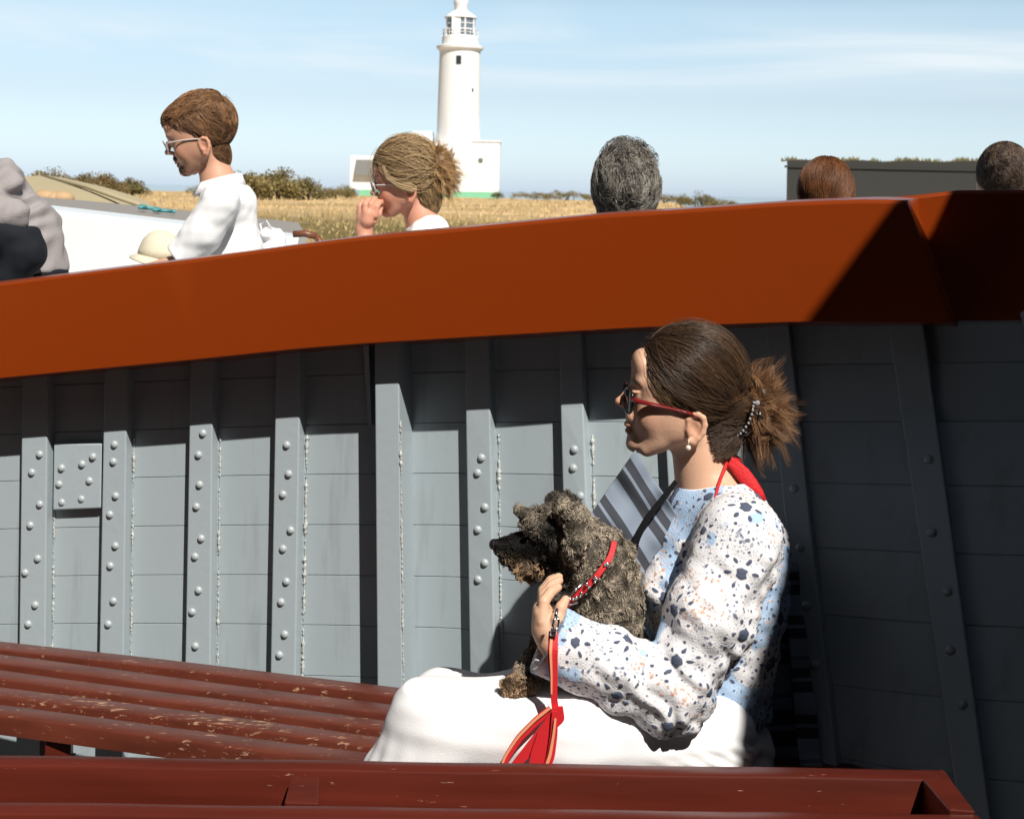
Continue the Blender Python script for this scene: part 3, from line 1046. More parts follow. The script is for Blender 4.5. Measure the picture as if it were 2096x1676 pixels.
# cabin side / coaming that shows above the bulwark, sloping down to the right
q0, q1 = P(-420, 368, DW), P(610, 487, DW)
m = MB()
rings = []
for s in np.linspace(0, 1, 20):
    T = q0 + (q1 - q0) * s
    bulge = 0.04 * math.sin(s * 3.1)
    rings.append([(T[0], DW - bulge, 0.1), (T[0], DW - bulge, T[2] - 0.015), (T[0], DW - bulge + 0.015, T[2]), (T[0], DW + 0.20, T[2] + 0.004), (T[0], DW + 0.20, 0.1)])
m.loft([np.array(r_) for r_ in rings])
obj('coaming', m, M_WBOAT, WB, auto=True)
m = MB()
rings = []
for s in np.linspace(0, 1, 20):
    T = q0 + (q1 - q0) * s
    zt = T[2] - 0.004
    U = P(-420 + 1030 * s, 0, DW)
    far = DW + 2.6 - 1.3 * s
    rings.append([(T[0], DW + 0.2005, 0.1), (T[0], DW + 0.2005, zt + 0.003), (T[0] * far / DW, far, zt + 0.003 + 0.02), (T[0] * far / DW, far, 0.1)])
m.loft([np.array(r_) for r_ in rings])
obj('foredeck', m, M_GDECK, WB)
# deck under the passengers, their long seat and its back
m = MB()
m.box((-2.6, 3.60, 0.25), (2.6, 4.66, 1.10))
obj('well_deck', m, M_GDECK, WB)
m = MB()
m.box((-2.4, 3.90, 1.102), (2.5, 4.40, 1.52))
obj('seat_locker', m, M_WBOAT, WB, bevel=0.02)
m = MB()
a0, a1 = P(600, 480, 4.55), P(648, 484, 4.55)
m.tube([a0, a0 + (a1 - a0) * 0.5 + np.array([0, 0, 0.006]), a1], 0.011, 8)
m.tube([a1, a1 + np.array([0.03, 0, -0.05])], 0.011, 8)
obj('grab_rail', m, M_WOODB, WB, smooth=True)
m = MB()
m.box((-2.6, 3.56, 0.0), (2.6, 3.60, 1.35))
obj('hull_side', m, M_WBOAT, WB)
# rope on foredeck
m = MB()
pts = []
c0 = P(280, 424, 5.6); c1 = P(345, 436, 5.5)
for i in range(60):
    s = i / 59
    pts.append(c0 + (c1 - c0) * s + np.array([0.02 * math.sin(s * 14), 0.05 * math.cos(s * 14), 0.004]))
m.tube(pts, 0.007, 7)
tag(obj('mooring_rope', m, M_ROPE, smooth=True), 'turquoise rope lying on the grey deck of the white boat', 'rope')
# upturned dinghy, weathered, lying on the shore beyond
M_DINGHY = mat('weathered olive hull', (0.40, 0.34, 0.21), 0.8, var=0.25, var_scale=4, bump=0.2, bump_scale=20)
dl = P(85, 400, 9.0); dr = P(285, 420, 7.6)
dd = thing('upturned_dinghy', (dl + dr) / 2, 'weathered olive upturned dinghy beyond the white boat, left', 'boat')
m = MB()
rings = []
ax = dr - dl
pr = np.array([-ax[1], ax[0], 0]); pr /= np.linalg.norm(pr)
for s in np.linspace(0, 1, 24):
    c_ = dl + ax * s
    wd = 0.42 * (math.sin(math.pi * (0.30 + 0.70 * s)) ** 0.7 + 0.02)
    hg = (0.13 * (1 - s) + 0.055) * (1 - 0.75 * s ** 4)
    th = np.linspace(0, math.pi, 11)
    ring = [c_ + pr * wd * math.cos(a_) + np.array([0, 0, hg * math.sin(a_) ** 0.8 - 0.06]) for a_ in th]
    rings.append(np.array(ring + [ring[-1] - [0, 0, 0.03], ring[0] - [0, 0, 0.03]]))
m.loft(rings)
obj('hull', m, M_DINGHY, dd, auto=True)
m = MB()
m.tube([dl + [0, 0, 0.12], dl + ax * 0.5 + [0, 0, 0.075], dr + [0, 0, 0.0]], 0.012, 6)
obj('keel', m, M_DINGHY, dd, smooth=True)
for i, (px, py) in enumerate([(112, 407), (128, 406), (93, 404)]):
    p_ = P(px, py, 6.6)
    m = MB()
    m.ball(p_, (0.05 + 0.008 * i, 0.05, 0.034), 10, 7)
    tag(obj('mooring_buoy', m, mat('faded buoy', (0.45, 0.30, 0.16), 0.7, var=0.3, var_scale=20), smooth=True), ['round faded tan buoy beside the upturned dinghy', 'second tan buoy, right of the rounder one by the dinghy', 'third small tan buoy nearest the grey jacket'][i], 'buoy', 'tan buoys by the dinghy')
# ---------------------------------------------------------------- organic shapes: a small distance field modeller
class Frame:
    """pixel-unit frame standing upright at depth d: u to the right, v down, w away"""
    def __init__(self, cx, cy, d):
        self.c = np.array([cx, cy, 0.0])
        self.o = P(cx, cy, d)
        self.d = d
        self.s = d / F
        self.M = np.array([[CR, 0, SR], [SR, 0, -CR], [0, 1, 0]])
    def w(self, q):
        return self.o + ((np.asarray(q, float) - self.c) * self.s) @ self.M
    def C(self, px, py, d=None):
        d = self.d if d is None else d
        return ((P(px, py, d) - self.o) / self.s) @ self.M.T + self.c

class SDF:
    def __init__(self, lo, hi, h):
        self.lo = np.asarray(lo, float)
        self.h = h
        self.n = np.ceil((np.asarray(hi, float) - self.lo) / h).astype(int) + 1
        self.f = np.full(self.n, 60.0, np.float32)
    def _sub(self, lo, hi):
        a = np.clip(np.floor((np.asarray(lo) - self.lo) / self.h).astype(int), 0, self.n)
        b = np.clip(np.ceil((np.asarray(hi) - self.lo) / self.h).astype(int) + 1, 0, self.n)
        if np.any(b <= a):
            return None, None
        ax = [(self.lo[i] + self.h * np.arange(a[i], b[i])).astype(np.float32) for i in range(3)]
        return tuple(slice(a[i], b[i]) for i in range(3)), (ax[0][:, None, None], ax[1][None, :, None], ax[2][None, None, :])
    def _comb(self, sl, d, k, op):
        f = self.f[sl]
        if op == 'u':
            if k > 0:
                h = np.maximum(k - np.abs(f - d), 0) / k
                self.f[sl] = np.minimum(f, d) - h * h * k * 0.25
            else:
                self.f[sl] = np.minimum(f, d)
        else:
            d = -d
            if k > 0:
                h = np.maximum(k - np.abs(f - d), 0) / k
                self.f[sl] = np.maximum(f, d) + h * h * k * 0.25
            else:
                self.f[sl] = np.maximum(f, d)
    def cap(self, a, b, ra, rb=None, k=0.0, op='u', sq=(1, 1, 1)):
        rb = ra if rb is None else rb
        a, b = np.asarray(a, float), np.asarray(b, float)
        pad = k + 3 * self.h + max(ra, rb)
        sl, g = self._sub(np.minimum(a, b) - pad, np.maximum(a, b) + pad)
        if sl is None:
            return self
        ab = b - a
        L = max(ab.dot(ab), 1e-6)
        x, y, z = g[0] - a[0], g[1] - a[1], g[2] - a[2]
        t = np.clip((x * ab[0] + y * ab[1] + z * ab[2]) / L, 0, 1)
        d = np.sqrt((x - t * ab[0]) ** 2 + (y - t * ab[1]) ** 2 + (z - t * ab[2]) ** 2) - (ra + (rb - ra) * t)
        self._comb(sl, d, k, op)
        return self
    def chain(self, pts, rs, k=0.0, op='u', kk=None):
        for i in range(len(pts) - 1):
            self.cap(pts[i], pts[i + 1], rs[i], rs[i + 1], k, op)
        return self
    def ell(self, c, r, k=0.0, op='u', rot=0.0):
        """ellipsoid; rot turns it in the u-v plane (degrees)"""
        c, r = np.asarray(c, float), np.asarray(r, float)
        pad = np.full(3, k + 3 * self.h)
        ext = np.array([max(r[0], r[1]), max(r[0], r[1]), r[2]]) if rot else r
        sl, g = self._sub(c - ext - pad, c + ext + pad)
        if sl is None:
            return self
        x, y, z = g[0] - c[0], g[1] - c[1], g[2] - c[2]
        if rot:
            ca, sa = math.cos(R(rot)), math.sin(R(rot))
            x, y = x * ca + y * sa, -x * sa + y * ca
        k0 = np.sqrt((x / r[0]) ** 2 + (y / r[1]) ** 2 + (z / r[2]) ** 2)
        k1 = np.sqrt((x / r[0] ** 2) ** 2 + (y / r[1] ** 2) ** 2 + (z / r[2] ** 2) ** 2)
        d = k0 * (k0 - 1) / np.maximum(k1, 1e-6)
        self._comb(sl, d.astype(np.float32), k, op)
        return self
    def plane(self, p, n, lo, hi, k=0.0):
        """cut away everything on the side n points to, inside the box"""
        n = np.asarray(n, float)
        n = n / np.linalg.norm(n)
        sl, g = self._sub(lo, hi)
        d = (g[0] - p[0]) * n[0] + (g[1] - p[1]) * n[1] + (g[2] - p[2]) * n[2]
        self._comb(sl, -d, k, 's')
        return self
    def poly(self, poly, k=0.0, op='s', wlo=-1e4, whi=1e4):
        """prism over a u-v polygon, along w"""
        p = np.asarray(poly, float)
        sl, g = self._sub((p[:, 0].min() - k - 4, p[:, 1].min() - k - 4, wlo), (p[:, 0].max() + k + 4, p[:, 1].max() + k + 4, whi))
        X, Y = np.broadcast_arrays(g[0][:, :, 0], g[1][:, :, 0])
        dist = np.full(X.shape, 1e9)
        ins = np.zeros(X.shape, bool)
        for i in range(len(p)):
            a, b = p[i], p[(i + 1) % len(p)]
            e = b - a
            t = np.clip(((X - a[0]) * e[0] + (Y - a[1]) * e[1]) / max(e.dot(e), 1e-9), 0, 1)
            dist = np.minimum(dist, np.hypot(X - a[0] - t * e[0], Y - a[1] - t * e[1]))
            c1 = (a[1] > Y) != (b[1] > Y)
            xi = a[0] + (Y - a[1]) * e[0] / (e[1] if abs(e[1]) > 1e-9 else 1e-9)
            ins ^= c1 & (X < xi)
        d = np.where(ins, -dist, dist)[:, :, None].astype(np.float32)
        self._comb(sl, np.broadcast_to(d, self.f[sl].shape), k, op)
        return self
    def mesh(self):
        h = self.h
        B = np.float32(4 * h)
        f = np.clip(self.f, -B, B)
        f[0], f[-1] = B, B
        f[:, 0], f[:, -1] = B, B
        f[:, :, 0], f[:, :, -1] = B, B
        g = vdb.FloatGrid(background=float(B))
        g.copyFromArray(f)
        p, q = g.convertToQuads(isovalue=0.0)
        return p * h + self.lo, np.asarray(q)[:, ::-1].copy()

def smooth_mesh(v, q, it=2, lam=0.5):
    n = len(v)
    e = np.concatenate([q[:, [0, 1]], q[:, [1, 2]], q[:, [2, 3]], q[:, [3, 0]]])
    a = np.concatenate([e[:, 0], e[:, 1]])
    b = np.concatenate([e[:, 1], e[:, 0]])
    cnt = np.bincount(a, minlength=n)[:, None]
    for s in range(it):
        acc = np.stack([np.bincount(a, v[b, i], n) for i in range(3)], 1) / np.maximum(cnt, 1)
        v = v + lam * (acc - v)
    return v
def normals(v, q):
    fn = np.cross(v[q[:, 2]] - v[q[:, 0]], v[q[:, 3]] - v[q[:, 1]])
    vn = np.zeros_like(v)
    for i in range(4):
        for c in range(3):
            vn[:, c] += np.bincount(q[:, i], fn[:, c], len(v))
    return vn / (np.linalg.norm(vn, axis=1)[:, None] + 1e-12)
class Wave:
    """cheap smooth noise: a sum of sine waves"""
    def __init__(self, seed, wl, n=9, aniso=(1, 1, 1)):
        r = np.random.default_rng(seed)
        d = r.normal(size=(n, 3))
        d /= np.linalg.norm(d, axis=1)[:, None]
        self.k = d * np.asarray(aniso) * (2 * math.pi / (wl * r.uniform(0.6, 1.6, n)))[:, None]
        self.p = r.uniform(0, 6.28, n)
        self.n = n
    def __call__(self, q):
        return np.sin(q @ self.k.T + self.p).sum(1) / math.sqrt(self.n / 2)
def strands_geo(paths, rad, cols):
    """three sided tapering tubes; paths (N,S,3), rad (N,S), cols (N,3) or (N,S,3)"""
    N, S, _ = paths.shape
    t = np.gradient(paths, axis=1)
    t /= np.linalg.norm(t, axis=2, keepdims=True) + 1e-9
    a = np.cross(t, np.array([0.31, 0.55, 0.77]))
    a /= np.linalg.norm(a, axis=2, keepdims=True) + 1e-9
    b = np.cross(t, a)
    ring = [paths + rad[..., None] * (math.cos(x) * a + math.sin(x) * b) for x in (0, 2.094, 4.189)]
    v = np.stack(ring, 2).reshape(-1, 3)
    base = (np.arange(N)[:, None] * S + np.arange(S - 1)[None, :]) * 3
    f = np.concatenate([np.stack([base + i, base + (i + 1) % 3, base + 3 + (i + 1) % 3, base + 3 + i], -1).reshape(-1, 4) for i in range(3)])
    if cols.ndim == 2:
        cols = np.repeat(cols[:, None], S, 1)
    c = np.repeat(cols[:, :, None], 3, 2).reshape(-1, 3)
    return v, f, c

def strand_mat(name, rough=0.38, spec=0.5, var=0.0):
    return mat(name, attr='Col', rough=rough, spec=spec)
M_HAIR = strand_mat('glossy hair', 0.36, 0.5)
M_HAIRM = strand_mat('matt hair', 0.5, 0.35)
M_FUR = strand_mat('curly fur', 0.55, 0.3)
M_SKIN = mat('skin', attr='Col', rough=0.5, spec=0.35, sss=0.22, bump=0.08, bump_scale=240, var=0.10, var_scale=48)

# canonical head: faces left (-u), in the pixel units of the woman on the bench
def head_prims(s, neck=((1425, 905, 0), (1452, 1030, 0)), nr=(56, 62), masc=0.0):
    s.ell((1404, 768, 0), (100, 95, 80))
    s.ell((1354, 802, 0), (58, 74, 69), 30)
    s.ell((1346, 866, 0), (54, 52, 60), 30)
    for sg in (-1, 1):
        s.cap((1402, 866, sg * 58), (1322, 914, sg * 28), 20, 15, 26)
        s.ell((1340, 846, sg * 42), (36, 32, 24), 22)
        s.ell((1395, 830, sg * 56), (40, 60, 22), 24)
    s.ell((1301, 908, 0), (20 + 2 * masc, 17, 24), 18)
    s.ell((1299, 893, 0), (13, 12, 22), 12)
    s.ell((1309, 776, 0), (15 + 4 * masc, 13, 50), 16)
    s.ell((1312, 745, 0), (20, 30, 50), 16)
    for sg in (-1, 1):
        s.ell((1290, 803, sg * 32), (11, 12, 17), 10, 's')
        s.ell((1306, 804, sg * 31), (13, 12, 14), 3)
        s.ell((1303, 797, sg * 31), (14, 4, 16), 4)
    s.cap((1294, 792, 0), (1270, 821, 0), 8, 8, 12)
    s.ell((1269, 822, 0), (10.5, 9.5, 11), 5)
    for sg in (-1, 1):
        s.ell((1280, 829, sg * 11), (9, 7.5, 7.5), 6)
        s.ell((1273, 835, sg * 6), (4, 3, 3), 2, 's')
    s.ell((1292, 853, 0), (12, 15, 26), 12)
    s.ell((1286, 868, 0), (9, 5.5, 20), 5)
    s.ell((1288, 881, 0), (9, 6.5, 18), 5)
    s.cap((1277, 874.5, 0), (1294, 875, 24), 1.8, 1.2, 2, 's')
    s.cap((1277, 874.5, 0), (1294, 875, -24), 1.8, 1.2, 2, 's')
    for sg in (-1, 1):                                     # ears
        w0 = sg * 81
        s.ell((1413, 862, w0 - sg * 2), (18, 27, 8), 6, rot=-14)
        pts = [(1399, 858), (1399, 846), (1406, 837), (1418, 835), (1428, 842), (1431, 856), (1427, 871), (1418, 882), (1409, 890), (1402, 888)]
        s.chain([(x, y, w0 + sg * (5 if 2 < i < 8 else 2)) for i, (x, y) in enumerate(pts)], [5, 5, 5.5, 6, 6, 6, 6, 6, 7.5, 6.5], 3)
        s.ell((1411, 863, w0 + sg * 7), (9, 14, 6), 4, 's', rot=-14)
        s.cap((1398, 866, w0 + sg * 1), (1401, 876, w0), 5, 5, 4)
    s.cap(neck[0], neck[1], nr[0], nr[1], 26)
    return s
def skin_cols(q, base, lips, flush, masc=False, stubble=None):
    c = np.tile(np.array(base, float), (len(q), 1))
    def blob(cen, r, col, amt):
        d = np.sqrt((((q - np.array(cen)) / np.array(r)) ** 2).sum(1))
        k = (amt * np.clip(1.35 - d, 0, 1))[:, None]
        c[:] = c * (1 - np.minimum(k, 1)) + np.array(col) * np.minimum(k, 1)
    for sg in (-1, 1):
        blob((1325, 846, sg * 45), (42, 30, 30), flush, 0.45)
        blob((1413, 862, sg * 84), (24, 34, 12), flush, 0.35)
    blob((1268, 824, 0), (16, 14, 16), flush, 0.7)
    if stubble is not None:
        for sg in (-1, 1):
            blob((1340, 905, sg * 40), (70, 30, 42), stubble, 0.5)
    blob((1282, 867.5, 0), (11, 6, 21), lips, 0.9)
    blob((1284, 881, 0), (11, 7, 19), lips, 0.9)
    for sg in (-1, 1):
        blob((1297, 777, sg * 32), (16, 5.5, 22), np.array(base) * 0.25, 1.0)   # brows
        blob((1292, 805, sg * 31), (7, 4.5, 8), (0.03, 0.02, 0.015), 1.6)        # eyes
    return c
def on_ell(cen, r, dirs, k=1.0):
    return np.asarray(cen) + dirs * np.asarray(r) * (k if np.isscalar(k) else np.asarray(k)[:, None])
# ---------------------------------------------------------------- the woman on the bench
D0 = 2.55
W1 = Frame(1400, 900, D0)
C1 = W1.C
woman = thing('person', W1.w((1450, 1560, 0)), 'woman in red sunglasses, lacy blue and white sweater and white skirt, hugging a dog', 'person')
SKIN1 = (0.66, 0.40, 0.27)
s = SDF((1060, 655, -330), (1660, 1560, 330), 2.3)
s.cap((1462, 1080, 0), (1458, 1120, 0), 72, 104, 24)
s.chain([(1458, 1120, 0), (1458, 1300, 0), (1450, 1500, 0)], [104, 100, 100], 30)
s.cap(C1(1515, 1090, 2.405), C1(1490, 1090, 2.69), 44, 44, 60)
s.cap((1468, 1000, -20), C1(1510, 1080, 2.43), 40, 40, 40)
s.cap((1468, 1000, 20), C1(1495, 1080, 2.67), 40, 40, 40)
head_prims(s, ((1428, 905, 0), (1452, 1035, 0)), (54, 66))
# near arm, bent round the dog
sh, el, wr = C1(1520, 1095, 2.40), C1(1378, 1430, 2.35), C1(1146, 1330, 2.335)
s.chain([sh, el, wr], [46, 40, 27], 20)
# hand with five fingers, curled up against the dog's chest
pc, kn = C1(1119, 1284, 2.340), C1(1110, 1250, 2.350)
s.chain([wr, C1(1130, 1308, 2.335), pc, kn], [27, 26, 25, 19], 16)
s.cap(pc + [0, 0, -14], kn + [0, 0, -18], 19, 17, 8)
s.cap(pc + [0, 0, 18], kn + [0, 0, 20], 20, 17, 8)
for i, (w_, ln, cu) in enumerate([(-30, 0.82, 0.9), (-10, 0.97, 1.0), (11, 1.0, 1.0), (31, 0.92, 0.95)]):
    k0 = kn + np.array([0, 0, w_])
    k1 = k0 + np.array([3, -28 * ln, 12])
    k2 = k1 + np.array([15 * cu, -16 * ln, 16])
    k3 = k2 + np.array([15 * cu, -6 * ln, 14])
    s.chain([k0 + [0, 12, 0], k1, k2, k3], [11.5, 10.5, 9.5, 8.0], 2.0)
t0 = C1(1132, 1292, 2.325)
s.chain([t0, t0 + [8, -24, -6], t0 + [15, -44, 2], t0 + [24, -56, 12]], [14, 12, 10, 8], 5)
# far arm, behind the dog
s.chain([C1(1495, 1095, 2.69), C1(1400, 1330, 2.72), C1(1270, 1330, 2.60)], [44, 38, 28], 14)
s.ell(C1(1235, 1328, 2.57), (36, 24, 26), 14)
v, q = s.mesh()
v = smooth_mesh(v, q, 1, 0.4)
BV = v.copy()
def near_w(u, vv, pad=2.0):
    k_ = (np.abs(BV[:, 0] - u) < 6) & (np.abs(BV[:, 1] - vv) < 6)
    return float(BV[k_, 2].min()) - pad
cs = skin_cols(v, SKIN1, (0.40, 0.095, 0.085), (0.52, 0.20, 0.13))
obj('body', (W1.w(v), q), M_SKIN, woman, smooth=True, attrs={'Col': ('FLOAT_COLOR', cs)})

# ---- hair
HAIRLINE = [(1322, 690), (1330, 722), (1342, 755), (1357, 790), (1378, 816), (1400, 832), (1414, 836), (1437, 842), (1444, 880), (1468, 935)]
def hair_cap(hair_poly_face, cen=(1410, 770, 0), r=(109, 104, 88), h=3.0, nape=True):
    s = SDF((1280, 640, -110), (1560, 960, 110), h)
    s.ell(cen, r)
    if nape:
        s.cap((1452, 845, 0), (1462, 905, 0), 58, 46, 20)
        s.ell((1500, 830, 0), (45, 50, 50), 24)
    s.poly(hair_poly_face, 5)
    return s
face_poly = HAIRLINE + [(1468, 1000), (1200, 1000), (1200, 600), (1318, 655)]
s = hair_cap(face_poly)
v, q = s.mesh()
v = smooth_mesh(v, q, 2)
HC1 = np.array([0.042, 0.024, 0.014])
hcap = obj('hair', (W1.w(v), q), M_HAIR, woman, smooth=True, attrs={'Col': ('FLOAT_COLOR', np.tile(HC1, (len(v), 1)))})
def unit(a):
    return a / (np.linalg.norm(a, axis=-1, keepdims=True) + 1e-9)
EC, ER = np.array([1410, 770, 0.0]), np.array([111, 106, 90.0])
def combed(nhl, nrand, hl, target, seed, sag=0.05, S=14, wmax=1.0, lift=(1.0, 1.05), cols=None, spread=0.12, thick=(0.9, 1.6)):
    """strands combed back over the skull ellipsoid from the hairline to the target"""
    r = np.random.default_rng(seed)
    hl = np.array(hl, float)
    seg = np.r_[0, np.cumsum(np.hypot(*np.diff(hl, axis=0).T))]
    roots = []
    tt = r.random(nhl) * seg[-1]
    hu = np.interp(tt, seg, hl[:, 0]) + r.normal(0, 3, nhl)
    hv = np.interp(tt, seg, hl[:, 1]) + r.normal(0, 3, nhl)
    x, y = (hu - EC[0]) / ER[0], (hv - EC[1]) / ER[1]
    rr = np.hypot(x, y)
    k = np.where(rr > 0.985, 0.985 / rr, 1)
    x, y = x * k, y * k
    z = np.sqrt(np.maximum(1 - x * x - y * y, 0.0)) * np.where(r.random(nhl) < 0.68, -1, 1) * r.uniform(0.0, 1.0, nhl) ** 0.0
    # hairline also crosses the forehead
    top = tt < seg[1] * 1.3
    z = np.where(top, z * r.uniform(0, 1, nhl), z)
    roots.append(np.stack([x, y, z], 1))
    d = unit(r.normal(size=(nrand * 4, 3)))
    uv = EC + d * ER
    hx = np.interp(uv[:, 1], hl[:, 1], hl[:, 0], left=hl[0, 0])
    keep = (uv[:, 0] > hx + 2) & (uv[:, 1] < hl[-1, 1])
    roots.append(d[keep][:nrand])
    a = unit(np.concatenate(roots))
    tg = unit((np.asarray(target) - EC) / ER)
    n = len(a)
    b = unit(tg + r.normal(0, spread, (n, 3)))
    om = np.arccos(np.clip((a * b).sum(1), -0.999, 0.999))
    t = np.linspace(0, 1, S)[None, :]
    so = np.sin(om)[:, None]
    p = (np.sin((1 - t) * om[:, None]) / so)[..., None] * a[:, None] + (np.sin(t * om[:, None]) / so)[..., None] * b[:, None]
    p[..., 1] += sag * np.sin(math.pi * t) * np.minimum(om, 1.4)[:, None]
    p = unit(p)
    L = r.uniform(lift[0], lift[1], n)
    wob = Wave(seed, 0.5)(a) * 0.008
    rad = (L + wob)[:, None] * (1 + 0.012 * np.sin(math.pi * t * r.uniform(0.8, 2.5, n)[:, None])) - 0.03 * (1 - np.minimum(t * 6, 1))
    path = EC + p * ER * rad[..., None]
    th = r.uniform(*thick, n)[:, None] * np.interp(np.linspace(0, 1, S), [0, 0.1, 0.85, 1], [0.5, 1, 1, 0.4])[None, :]
    c0 = np.array(cols[0]); c1 = np.array(cols[1])
    kk = np.clip(r.beta(1.2, 3.0, n) + 0.15 * Wave(seed + 3, 0.35)(a), 0, 1)[:, None]
    cc = c0 * (1 - kk) + c1 * kk
    return path, th, cc
p1, t1, c1_ = combed(4500, 12500, HAIRLINE, (1522, 838, 0), 11, sag=0.16, cols=((0.030, 0.016, 0.009), (0.14, 0.078, 0.042)), thick=(0.4, 0.8))
# lighter streaks swept from the temple over the ear
p2, t2, c2_ = combed(900, 10, [(1345, 770), (1362, 800), (1385, 822), (1402, 834)], (1515, 862, -10), 12, sag=0.10, cols=((0.06, 0.032, 0.016), (0.40, 0.26, 0.13)), lift=(1.05, 1.08), thick=(0.4, 0.8))
# loose wisps above the crown
p3, t3, c3_ = combed(60, 160, HAIRLINE, (1522, 838, 0), 13, sag=-0.05, cols=((0.06, 0.035, 0.02), (0.14, 0.08, 0.04)), lift=(1.06, 1.16), thick=(0.25, 0.4))
# nape hair swept up to the clip
rr = np.random.default_rng(21)
n = 1500
a0 = np.stack([rr.uniform(1440, 1500, n), rr.uniform(850, 930, n), np.zeros(n)], 1)
a0[:, 0] = np.maximum(a0[:, 0], 1434 + (a0[:, 1] - 850) * 0.36 + rr.normal(0, 4, n))
a0[:, 2] = -rr.choice([-1, 1], n, p=[0.3, 0.7]) * (np.sqrt(np.maximum(56 ** 2 - (a0[:, 0] - 1456) ** 2 * 0.9, 60)) + 4)
b0 = np.array([1520, 850, 0]) + rr.normal(0, 9, (n, 3))
S = 14
t = np.linspace(0, 1, S)[None, :, None]
mid = (a0 + b0) / 2 + np.stack([rr.normal(8, 4, n), rr.normal(8, 4, n), np.sign(a0[:, 2]) * 20], 1)
p4 = (1 - t) ** 2 * a0[:, None] + 2 * t * (1 - t) * mid[:, None] + t ** 2 * b0[:, None]
t4 = np.full((n, S), 0.6)
c4 = np.array([0.050, 0.028, 0.016]) * rr.uniform(0.6, 1.7, n)[:, None]
v, f, c = strands_geo(p4, t4, c4)
obj('nape_hair', (W1.w(v), f), M_HAIRM, hcap, smooth=True, attrs={'Col': ('FLOAT_COLOR', c)})
v, f, c = strands_geo(np.concatenate([p1, p2, p3]), np.concatenate([t1, t2, t3]), np.concatenate([c1_, c2_, c3_]))
obj('hair_strands', (W1.w(v), f), M_HAIR, hcap, smooth=True, attrs={'Col': ('FLOAT_COLOR', c)})
# messy bun caught in the claw clip
def bun(cen, rad, base, n, seed, cols, S=10, thick=(0.9, 1.7), out=1.0, messy=0.35):
    r = np.random.default_rng(seed)
    d = unit(r.normal(size=(n, 3)))
    tip = np.asarray(cen) + d * np.asarray(rad) * r.uniform(0.55, 1.06, n)[:, None]
    b = np.asarray(base) + r.normal(0, 1, (n, 3)) * np.array([8, 22, 20])
    side = unit(np.cross(tip - b, r.normal(size=(n, 3))))
    bul = np.asarray(cen) + d * np.asarray(rad) * 0.95
    m1 = b * 0.45 + bul * 0.55 + side * np.asarray(rad) * messy * r.uniform(0, 1, n)[:, None]
    tip = tip + side * np.asarray(rad) * messy * 0.6 * r.normal(size=n)[:, None] + np.array([3, 9, 0])
    t = np.linspace(0, 1, S)[None, :, None]
    p = (1 - t) ** 2 * b[:, None] + 2 * t * (1 - t) * m1[:, None] + t ** 2 * tip[:, None]
    p += 3.6 * np.sin(t * r.uniform(4, 12, n)[:, None, None] + r.uniform(0, 6, n)[:, None, None]) * side[:, None] * t
    th = r.uniform(*thick, n)[:, None] * np.interp(np.linspace(0, 1, S), [0, 0.6, 1], [1, 1, 0.25])[None, :]
    g = r.beta(1.3, 2.0, n)[:, None, None]
    tt = np.linspace(0, 1, S)[None, :, None]
    k = np.clip(g * 0.9 + 0.5 * tt - 0.2, 0, 1)
    c = np.array(cols[0]) * (1 - k) + np.array(cols[1]) * k
    return p, th, c
def clumped_bun(cen, rad, base, nc, per, seed, cols, **kw):
    """locks of strands that stay together"""
    p, th, c = bun(cen, rad, base, nc, seed, cols, **kw)
    r = np.random.default_rng(seed + 50)
    P_, T_, C_ = [], [], []
    for _ in range(per):
        j = r.normal(0, 1, (nc, 1, 3)) * np.linspace(1.8, 4.2, p.shape[1])[None, :, None]
        P_.append(p + j); T_.append(th * r.uniform(0.6, 1.0, (nc, 1))); C_.append(c * r.uniform(0.75, 1.25, (nc, 1, 1)))
    return np.concatenate(P_), np.concatenate(T_), np.concatenate(C_)
s = SDF((1490, 740, -80), (1640, 930, 80), 3.5)
s.ell((1556, 832, 0), (34, 56, 36))
s.ell((1525, 840, 0), (28, 40, 36), 16)
v, q = s.mesh()
bunb = obj('bun', (W1.w(v), q), M_HAIR, woman, smooth=True, attrs={'Col': ('FLOAT_COLOR', np.tile(np.array([0.05, 0.025, 0.012]), (len(v), 1)))})
p, th, c = clumped_bun((1566, 834, 0), (52, 78, 56), (1528, 840, 0), 620, 12, 31, ((0.055, 0.025, 0.011), (0.42, 0.22, 0.105)), thick=(0.4, 0.8), messy=0.95)
v, f, cc = strands_geo(p, th, c)
obj('bun_strands', (W1.w(v), f), M_HAIR, bunb, smooth=True, attrs={'Col': ('FLOAT_COLOR', cc)})
# claw clip
M_CLIP = mat('dark clip metal', (0.10, 0.09, 0.085), 0.25, metal=0.8)
M_GEM = mat('clip stones', (0.75, 0.76, 0.78), 0.08, metal=0.6)
clip = MB()
arc1 = [(1534, 816, -50), (1530, 834, -58), (1522, 856, -58), (1510, 876, -50), (1499, 888, -40)]
arc2 = [(1548, 822, -48), (1545, 846, -58), (1535, 868, -58), (1520, 880, -50), (1502, 886, -42)]
for arc in (arc1, arc2):
    clip.tube(W1.w(arc), 2.6 * W1.s, 6)
for k in range(5):
    a_, b_ = np.array(arc1[k]), np.array(arc2[k])
    clip.tube(W1.w([a_, (a_ + b_) / 2 + [4, -2, -4], b_ + [12, 4, 8]]), 1.8 * W1.s, 5)
clipo = obj('hair_clip', clip, M_CLIP, woman, smooth=True)
gem = MB()
for k in range(11):
    s_ = k / 10
    i = min(int(s_ * 4), 3); fr = s_ * 4 - i
    a_ = np.array(arc1[i]) * (1 - fr) + np.array(arc1[i + 1]) * fr
    gem.ball(W1.w(a_ + [0, 0, -3.5]), 2.9 * W1.s, 7, 5)
gem.ball(W1.w((1541, 817, -54)), 5.5 * W1.s, 8, 6)
obj('stones', gem, M_GEM, clipo)

